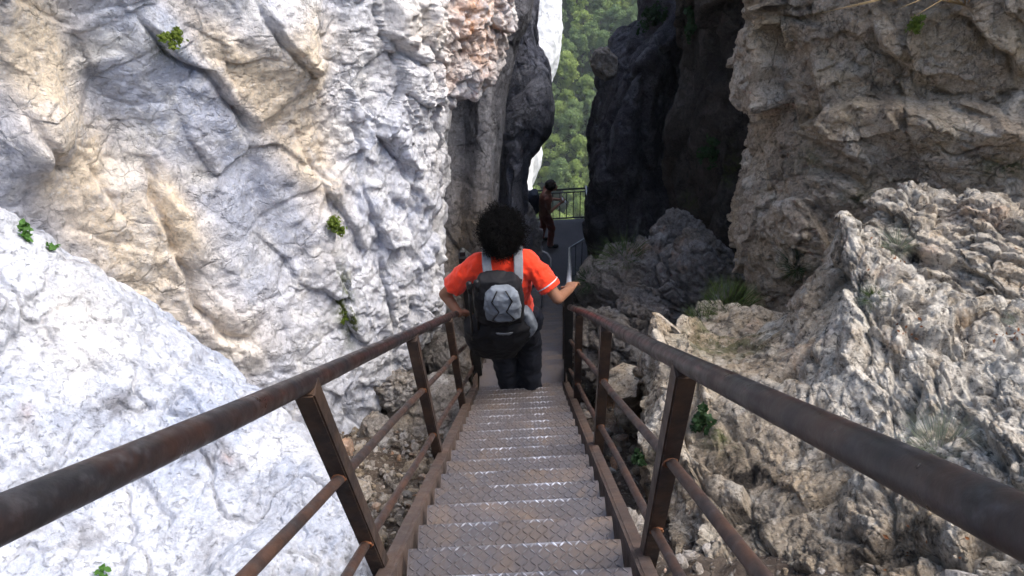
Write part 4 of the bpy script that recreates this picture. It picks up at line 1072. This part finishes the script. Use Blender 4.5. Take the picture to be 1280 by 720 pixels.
# backpack, worn on the back
px_ = -.035
bp = empty('backpack', W(px_, -.2, 1.05), 'black and grey backpack worn on the back of the hiker in red', 'backpack')
def B(x, y, z):                      # close to the back, high on the shoulders
    return W(px_ + x, -.10 + (y + .12) * .72, z + .15)
b = MB(); b.loft([(B(0, -.20, .88), VX * .125, VY * .055, .7), (B(0, -.225, .98), VX * .150, VY * .078, .7), (B(0, -.225, 1.15), VX * .150, VY * .078, .7), (B(0, -.215, 1.25), VX * .14, VY * .068, .7), (B(0, -.195, 1.31), VX * .11, VY * .05, .8)], 28)
o = b.build('pack_body', M['black_cloth'], bp, remesh=.009, relax=3); rumple(o, .010, .1, 720)
b = MB(); b.loft([(B(.022, -.325, 1.03), VX * .085, VY * .03, .8), (B(.022, -.34, 1.06), VX * .105, VY * .042, .8), (B(.022, -.34, 1.16), VX * .112, VY * .05, .8), (B(.022, -.325, 1.25), VX * .10, VY * .045, .8), (B(.022, -.305, 1.295), VX * .06, VY * .025, .8)], 24)
o = b.build('front_pocket', M['grey_cloth'], bp, remesh=.007, relax=3); rumple(o, .007, .07, 721)
b = MB()
for s in (-1, 1):
    pts = [B(.022 + s * .025, -.352, 1.30), B(.022 + s * .060, -.392, 1.235), B(.022 + s * .022, -.408, 1.16), B(.022 + s * .065, -.398, 1.08), B(.022 + s * .03, -.378, 1.03)]
    b.tube(pts, .0045, 6)
b.build('cord', M['plastic'], bp, smooth=True)
b = MB(); b.loft([(B(.0, -.15, .52), VX * .09, VY * .06, .8), (B(-.05, -.16, .58), VX * .15, VY * .08, .8), (B(-.03, -.17, .72), VX * .215, VY * .11, .8), (B(-.02, -.18, .86), VX * .22, VY * .11, .8), (B(-.0, -.20, .95), VX * .15, VY * .08, .8)], 24)
o = b.build('hip_pouch', M['black_cloth'], bp, remesh=.01, relax=3); rumple(o, .012, .1, 722)
b = MB(); b.loft([(B(.02, -.31, .855), VX * .05, VY * .010, .8), (B(.02, -.315, .885), VX * .055, VY * .012, .8)], 14); b.build('reflective_patch', M['strap'], bp)
for s in (-1, 1):
    top = [W(s * .075, -.155, 1.34), W(s * .09, -.118, 1.40), W(s * .095, -.055, 1.462), W(s * .095, .03, 1.47), W(s * .10, .125, 1.40)]
    b = MB(); n0 = []
    for i, p in enumerate(top):
        nrm = Vector((0, -1, .2)) if i < 2 else Vector((0, -.4, 1)) if i == 2 else Vector((0, .2, 1)) if i == 3 else Vector((0, 1, .4)); nrm.normalize()
        n0.append((p + nrm * .010, VX * .028, nrm * .007, .6))
    b.loft(n0, 12); st = b.build('shoulder_strap', M['strap'], bp, smooth=True)
    MB().box(top[1] + Vector((0, -.022, -.01)), (.042, .008, .03), None, .003).build('buckle', M['plastic'], st)
# grey hip wing at the right
b = MB(); b.loft([(W(.13, -.16, .90), VX * .03, VY * .03, .8), (W(.15, -.15, .97), VX * .045, VY * .05, .8), (W(.135, -.15, 1.08), VX * .035, VY * .05, .8), (W(.12, -.15, 1.14), VX * .02, VY * .04, .8)], 16)
o = b.build('side_pocket', M['grey_cloth'], bp, remesh=.007); rumple(o, .006, .06, 723)
b = MB(); b.loft([(W(.17, -.06, .86), VX * .055, VY * .06, .8), (W(.18, -.04, .92), VX * .06, VY * .07, .8), (W(.16, -.04, .98), VX * .045, VY * .06, .8)], 16)
o = b.build('hip_belt', M['trousers'], bp, remesh=.008); rumple(o, .006, .06, 724)
# folded walking poles strapped to the left side
for k in (0, 1):
    p = B(-.165 + .045 * k, -.27, 1.30 + .01 * k); q = B(-.185 + .04 * k, -.29, .80)
    b = MB(); b.tube([q, p], .009, 10); po = b.build('walking_pole', M['plastic'], None, smooth=True)
    tag(po, 'folded black walking pole strapped to the backpack, ' + ('nearer its middle' if k else 'the outermost of the two'), 'walking pole')
    b = MB(); b.limb(p - VZ * .06, p + VZ * .01, .015, .019, 10); g = b.build('grip', M['plastic'], None, smooth=True); g.location = g.location - po.location; g.parent = po

# ---- the far hiker on the landing, looking at a phone
q0 = pix(682, 306, 16.9); q0.z = ZL
t_ = (q0.y, q0.x)
far = empty('person', (pix(682, 304, 16.95).x, pix(682, 304, 16.95).y, ZL), 'far hiker in dark red clothes looking down at a phone on the landing', 'person')
FO = Vector(far.location)
def G(x, y, z): return FO + Vector((x, y, z))       # faces +x
b = MB()
hp = 0.92
legs = [((-.04, .09, hp), (-.02, .10, .50), (-.09, .10, .09)), ((.02, -.09, hp), (.13, -.09, .52), (.09, -.13, .09))]
for a, k, c in legs:
    b.limb(G(*a), G(*k), .08, .06); b.limb(G(*k), G(*c), .058, .042); b.limb(G(*c), G(c[0] + .13, c[1], .04), .035, .03)
b.loft([(G(0, 0, .86), VX * .10, VY * .16, 1), (G(-.01, 0, 1.05), VX * .095, VY * .14, 1), (G(.02, 0, 1.28), VX * .11, VY * .165, 1), (G(.05, 0, 1.42), VX * .07, VY * .13, 1)], 20)
b.tube([G(.05, 0, 1.40), G(.11, 0, 1.52)], .055, 12)
hd = G(.15, 0, 1.59); b.ball(hd, (.095, .075, .11)); b.ball(hd + Vector((.06, 0, -.06)), (.045, .05, .05)); b.ball(hd + Vector((.105, 0, -.03)), (.018, .012, .02))
arms = []
for s in (-1, 1):
    S1, E1, H1 = G(.04, s * .17, 1.38), G(.09, s * .20, 1.08), G(.30, s * .06, 1.17)
    arms.append((S1, E1, H1)); b.limb(S1, E1, .048, .038); b.limb(E1, H1, .037, .026)
    hand(b, H1, Vector((.8, -s * .3, .25)), Vector((-.2, -s, .3)), Vector((0, -s * .2, 1)), .95, .7)
b.build('body', M['dark_skin'], far, remesh=.012)
b = MB(); b.loft([(G(-.005, 0, .90), VX * .125, VY * .175, .9), (G(-.005, 0, 1.05), VX * .118, VY * .165, .9), (G(.02, 0, 1.28), VX * .13, VY * .185, .9), (G(.045, 0, 1.42), VX * .085, VY * .13, .9)], 20)
for s1, e1, h1 in arms: b.limb(s1, s1.lerp(e1, .6), .065, .060)
o = b.build('shirt', M['brown_top'], far, remesh=.012); rumple(o, .012, .12, 730)
b = MB()
for a, k, c in legs: b.limb(G(*a), G(*k), .100, .078); b.limb(G(*k), G(*c), .076, .064)
b.loft([(G(0, 0, .80), VX * .11, VY * .165, 1), (G(0, 0, .95), VX * .12, VY * .17, 1)], 18)
o = b.build('trousers', M['red_brown'], far, remesh=.013); rumple(o, .012, .12, 731)
for a, k, c in legs:
    b = MB(); b.limb(G(c[0] - .02, c[1], .06), G(c[0] + .14, c[1], .045), .048, .040); b.ball(G(c[0], c[1], .11), (.052, .052, .06)); b.build('boot', M['boot'], far, remesh=.01)
b = MB(); b.ball(hd + Vector((-.03, 0, .03)), (.115, .098, .115), seg=18, rings=12); o = b.build('hair', M['brown_hair'], far, remesh=.012); rumple(o, .02, .05, 733)
b = MB(); b.loft([(G(-.24, 0, .98), VX * .12, VY * .15, .7), (G(-.26, 0, 1.15), VX * .135, VY * .165, .7), (G(-.23, 0, 1.38), VX * .12, VY * .15, .7), (G(-.20, 0, 1.46), VX * .07, VY * .10, .8)], 22)
bp2 = b.build('backpack', M['navy'], None, remesh=.012); tag(bp2, 'dark navy backpack on the back of the far hiker', 'backpack'); rumple(bp2, .012, .12, 734)
b = MB(); b.tube([G(-.345, -.12, 1.45), G(-.385, -.13, 1.3), G(-.392, -.13, 1.15), G(-.35, -.12, .98)], .012, 8); o = b.build('pale_edge', M['white_trim'], None, smooth=True); o.location = o.location - bp2.location; o.parent = bp2
b = MB(); b.box((arms[0][2] + arms[1][2]) / 2 + Vector((.09, 0, .02)), (.012, .075, .145), (Vector((.8, 0, .6)), VY, Vector((-.6, 0, .8))), .004)
o = b.build('phone', M['phone']); tag(o, 'pale phone held in both hands of the far hiker', 'phone')
# ------------------------------------------------------------------ plants on the rocks
dg = bpy.context.evaluated_depsgraph_get(); dg.update()
def hit(x, y, lift=0.01):
    d = pix(x, y, 1).normalized(); o = Vector((0, 0, 0)); res = S.ray_cast(dg, d * .9, d)
    return (res[1] + res[2] * lift, res[2] if res[2].dot(d) < 0 else -res[2]) if res[0] else (pix(x, y, 4), -d)
def leafy(name, x, y, rpx, n, size, mat, label, cat='plant', group=None, up=.4, aspect=1.0):
    """a clump of small rounded leaves on short stems rooted in the rock"""
    rg = np.random.RandomState(int(x * 7 + y)); p, nrm = hit(x, y)
    Z = (p @ CF) if False else p.dot(CF); r = rpx * Z / F
    nrm = (nrm + VZ * up).normalized(); a = nrm.orthogonal().normalized(); w = nrm.cross(a)
    V, Fq, k = [], [], 0; stems = MB()
    subs = [(rg.uniform(0, 6.28), math.sqrt(rg.rand()) * .85, rg.uniform(.15, .45), rg.uniform(.1, .8)) for _ in range(9)]; n = int(n * 2.2); size *= .62
    for i in range(n):
        sa, sq, sr, shh = subs[rg.randint(9)]; jx, jy = rg.normal() * sr * .5, rg.normal() * sr * .5
        ux, uy = math.cos(sa) * sq + jx, math.sin(sa) * sq + jy; an = math.atan2(uy, ux); q = math.hypot(ux, uy); hgt = r * max(.03, shh * .7 + rg.normal() * .15)
        c = p + a * math.cos(an) * q * r + w * math.sin(an) * q * r * aspect + nrm * hgt
        if i % 5 == 0: stems.tube([p - nrm * .02, p.lerp(c, .5) + nrm * hgt * .2, c], [.002, .0015, .001], 4)
        ln = Vector(nrm + Vector(rg.normal(size=3)) * .55).normalized(); u = ln.orthogonal().normalized(); u = Matrix.Rotation(rg.uniform(0, 6.28), 3, ln) @ u; t = ln.cross(u); s = size * rg.uniform(.6, 1.3)
        pts = [c - u * s, c - u * s * .3 - t * s * .55 + ln * s * .1, c + u * s * .5 - t * s * .45 + ln * s * .05, c + u * s, c + u * s * .5 + t * s * .45 + ln * s * .05, c - u * s * .3 + t * s * .55 + ln * s * .1]
        V += pts; Fq.append([k, k + 1, k + 2, k + 3, k + 4, k + 5]); k += 6
    o = mesh_np('leaves', np.array([tuple(v) for v in V]), np.array(Fq), mat, smooth=False)
    e = empty(name, p, label, cat, group); o.location = o.location - e.location; o.parent = e
    stems.build('stem', mat, e)
    return e
def grassy(name, x, y, rpx, n, lpx, mat, label, spread=.5, cat='grass tuft', group=None, droop=.5, wpx=.6):
    n = int(n * 1.8)
    rg = np.random.RandomState(int(x * 3 + y)); p, nrm = hit(x, y, 0); Z = p.dot(CF); r = rpx * Z / F; L = lpx * Z / F
    up = (nrm * .5 + VZ).normalized(); a = up.orthogonal().normalized(); w = up.cross(a); V, Fq, k = [], [], 0
    for i in range(n):
        an = rg.uniform(0, 6.28); q = math.sqrt(rg.rand()); b0 = p + (a * math.cos(an) + w * math.sin(an)) * q * r - up * .01
        d = (up + (a * math.cos(an) + w * math.sin(an)) * (spread * q + rg.uniform(0, .35))).normalized(); ll = L * rg.uniform(.5, 1.15); sd = d.cross(Vector(rg.normal(size=3))).normalized() * wpx * .5 * Z / F
        out = (a * math.cos(an) + w * math.sin(an)); 
        for j in range(4):
            f_ = j / 3; c = b0 + d * ll * f_ + (out * .4 - VZ * .5) * ll * droop * f_ * f_; V += [c - sd * (1 - .85 * f_), c + sd * (1 - .85 * f_)]
        for j in range(3): Fq.append([k + 2 * j, k + 2 * j + 1, k + 2 * j + 3, k + 2 * j + 2])
        k += 8
    o = mesh_np(name, np.array([tuple(v) for v in V]), np.array(Fq), mat, smooth=False); return tag(o, label, cat, group)
leafy('cliff_plant', 210, 46, 14, 150, .016, M['yellow_leaf'], 'yellow green tuft growing high on the pale cliff at the upper left')
leafy('cliff_plant', 413, 282, 16, 220, .018, M['yellow_leaf'], 'round green plant rooted in a crack of the pale cliff left of the hiker')
leafy('leafy_plant', 30, 297, 16, 26, .022, M['green_leaf'], 'bright green leaves poking over the near rock at the left edge', aspect=.35)
leafy('leafy_plant', 62, 312, 9, 12, .018, M['green_leaf'], 'small bright green sprig right of the leaves on the near rock', aspect=.4)
leafy('leafy_plant', 128, 716, 12, 8, .020, M['green_leaf'], 'few bright green leaves on the near rock at the bottom edge')
leafy('leafy_plant', 885, 528, 22, 170, .022, M['fern'], 'dark green plant in a hollow of the right outcrop beside the first post', aspect=.7)
leafy('leafy_plant', 805, 575, 14, 90, .018, M['fern'], 'dark green sprig low between the right railing and the outcrop')
leafy('leafy_plant', 820, 32, 34, 260, .055, M['fern'], 'leafy shrub hanging on the dark pillar at the top of the picture', aspect=.5)
leafy('leafy_plant', 868, 30, 18, 80, .050, M['fern'], 'thin leafy spray on the dark rock right of the hanging shrub', aspect=.4)
leafy('leafy_plant', 890, 190, 20, 90, .040, M['fern'], 'faint dark leafy clump on the shaded brown rock face', aspect=.8)
leafy('leafy_plant', 1150, 28, 12, 110, .018, M['yellow_leaf'], 'mossy green clump under the dry straw on the great brown rock')
leafy('leafy_plant', 433, 395, 9, 90, .014, M['yellow_leaf'], 'mossy green growth in the crack below the round cliff plant', aspect=1.0)
grassy('grass_tuft', 995, 335, 8, 110, 34, M['fern'], 'dark fern like tuft at the left foot of the white crest', .5)
grassy('grass_tuft', 915, 385, 34, 520, 20, M['grass'], 'green grass on the ledge beneath the great brown rock', .6)
grassy('grass_tuft', 876, 398, 14, 150, 16, M['grass'], 'short yellowish grass at the left end of the grassy ledge', .6)
grassy('grass_tuft', 778, 318, 22, 160, 26, M['grass'], 'dim grass above the broken boulder beside the dark pillar', .7)
grassy('grass_tuft', 735, 350, 12, 90, 20, M['fern'], 'dim grass beside the end post of the lower railing', .7)
grassy('grass_tuft', 1175, 565, 34, 330, 38, M['grey_grass'], 'pale grey green dry grass tuft behind the right handrail', .9)
grassy('grass_tuft', 1120, 308, 12, 110, 26, M['grey_grass'], 'small grey green tuft among the white stones of the outcrop', .8)
grassy('grass_tuft', 1090, 372, 8, 90, 18, M['grass'], 'short green tuft on the crest of the pitted outcrop', .8)
grassy('grass_tuft', 1275, 405, 10, 60, 22, M['grey_grass'], 'small grey tuft at the right edge above the handrail', .8)
# dry straw reaching over the great rock
e = MB(); p, nn = hit(1205, 6)
for k, (x, y) in enumerate(((1028, 16), (1060, 10), (1110, 3), (1120, 12), (1140, 22), (1180, -8), (1240, -12))):
    q = pix(x, y, p.dot(CF) - .25 - .03 * k); m_ = p.lerp(q, .5) - CF * .08 + VZ * .06
    e.tube([p - nn * .02, p.lerp(m_, .5), m_, q.lerp(m_, .4), q], [.004, .004, .0035, .003, .001], 5)
tag(e.build('dry_straw', M['straw'], smooth=True), 'long dry straw stalks leaning across the top of the great brown rock', 'dry grass')
# dead leaves caught on the outcrop
rg = np.random.RandomState(77); V, Fq, k = [], [], 0
for cx, cy, n_, s in ((1120, 320, 14, 16), (1130, 412, 10, 14), (1250, 300, 16, 25), (1150, 700, 8, 30), (1225, 640, 16, 30), (1265, 420, 12, 12)):
    for _ in range(n_):
        p, nn = hit(cx + rg.normal() * s, cy + rg.normal() * s * .6, .008)
        u = Vector(rg.normal(size=3)); u = (u - nn * u.dot(nn)).normalized(); t = nn.cross(u); z = rg.uniform(.006, .013)
        V += [p - u * z, p - t * z * .5 + nn * z * .4, p + u * z, p + t * z * .5]; Fq.append([k, k + 1, k + 2, k + 3]); k += 4
tag(mesh_np('dead_leaves', np.array([tuple(v) for v in V]), np.array(Fq), M['rust_leaf'], smooth=False), 'rust coloured dead leaves scattered on the right outcrop', 'dead leaves', kind='stuff')
# ------------------------------------------------------------------ camera and daylight
cam = bpy.data.cameras.new('camera'); co = bpy.data.objects.new('camera', cam); C.objects.link(co)
m = Matrix((( CX.x, -CD.x, -CF.x, 0), (CX.y, -CD.y, -CF.y, 0), (CX.z, -CD.z, -CF.z, 0), (0, 0, 0, 1)))
co.matrix_world = m; cam.sensor_width = 36; cam.lens = 36 * F / 1280; cam.clip_start = .05; cam.clip_end = 6000
S.camera = co
SUN_EL, SUN_DIR = 56, Vector((.88, .15, 0)).normalized()
d = Vector((SUN_DIR.x * math.cos(R(SUN_EL)), SUN_DIR.y * math.cos(R(SUN_EL)), math.sin(R(SUN_EL))))
sun = bpy.data.lights.new('sun', 'SUN'); so = bpy.data.objects.new('sun', sun); C.objects.link(so)
sun.energy = 1.45; sun.angle = R(40); sun.color = (1, .95, .87); so.rotation_euler = d.to_track_quat('Z', 'Y').to_euler(); so.location = (3, 1, 12)
w = bpy.data.worlds.new('World'); S.world = w; w.use_nodes = True; nt = w.node_tree
sk = nt.nodes.new('ShaderNodeTexSky'); sk.sky_type = 'NISHITA'; sk.sun_disc = False; sk.sun_elevation = R(SUN_EL); sk.sun_rotation = math.atan2(SUN_DIR.x, SUN_DIR.y)
sk.air_density = 1.0; sk.dust_density = 2.5; sk.ozone_density = 1.0
nt.links.new(sk.outputs[0], nt.nodes['Background'].inputs[0]); nt.nodes['Background'].inputs[1].default_value = .15
S.view_settings.view_transform = 'Standard'; S.view_settings.look = 'None'; S.view_settings.exposure = 1.40; S.view_settings.gamma = 1
S.cycles.use_denoising = True
S.cycles.use_adaptive_sampling = True; S.cycles.adaptive_threshold = .03
S.cycles.max_bounces = 5; S.cycles.diffuse_bounces = 3; S.cycles.glossy_bounces = 2; S.cycles.transmission_bounces = 2; S.cycles.transparent_max_bounces = 4

# the air of the valley
hz = bpy.data.materials.new('valley_air'); hz.use_nodes = True; ht = hz.node_tree; ht.nodes.clear()
ho = ht.nodes.new('ShaderNodeOutputMaterial'); pv = ht.nodes.new('ShaderNodeVolumePrincipled'); pv.inputs['Color'].default_value = (.86, .93, .95, 1); pv.inputs['Density'].default_value = .0008; pv.inputs['Anisotropy'].default_value = .2
ht.links.new(pv.outputs[0], ho.inputs['Volume'])
dg = bpy.context.evaluated_depsgraph_get(); dg.update()
lo, hi = [1e9] * 3, [-1e9] * 3
for o in S.objects:
    if o.type == 'MESH':
        for c_ in o.bound_box:
            q = o.matrix_world @ Vector(c_)
            for i in range(3): lo[i] = min(lo[i], q[i]); hi[i] = max(hi[i], q[i])
hb = MB(); hb.box([(lo[i] + hi[i]) / 2 for i in range(3)], [hi[i] - lo[i] + 2 for i in range(3)])
tag(hb.build('haze', hz), 'thin pale air over the valley beyond the gorge', 'haze', kind='stuff')
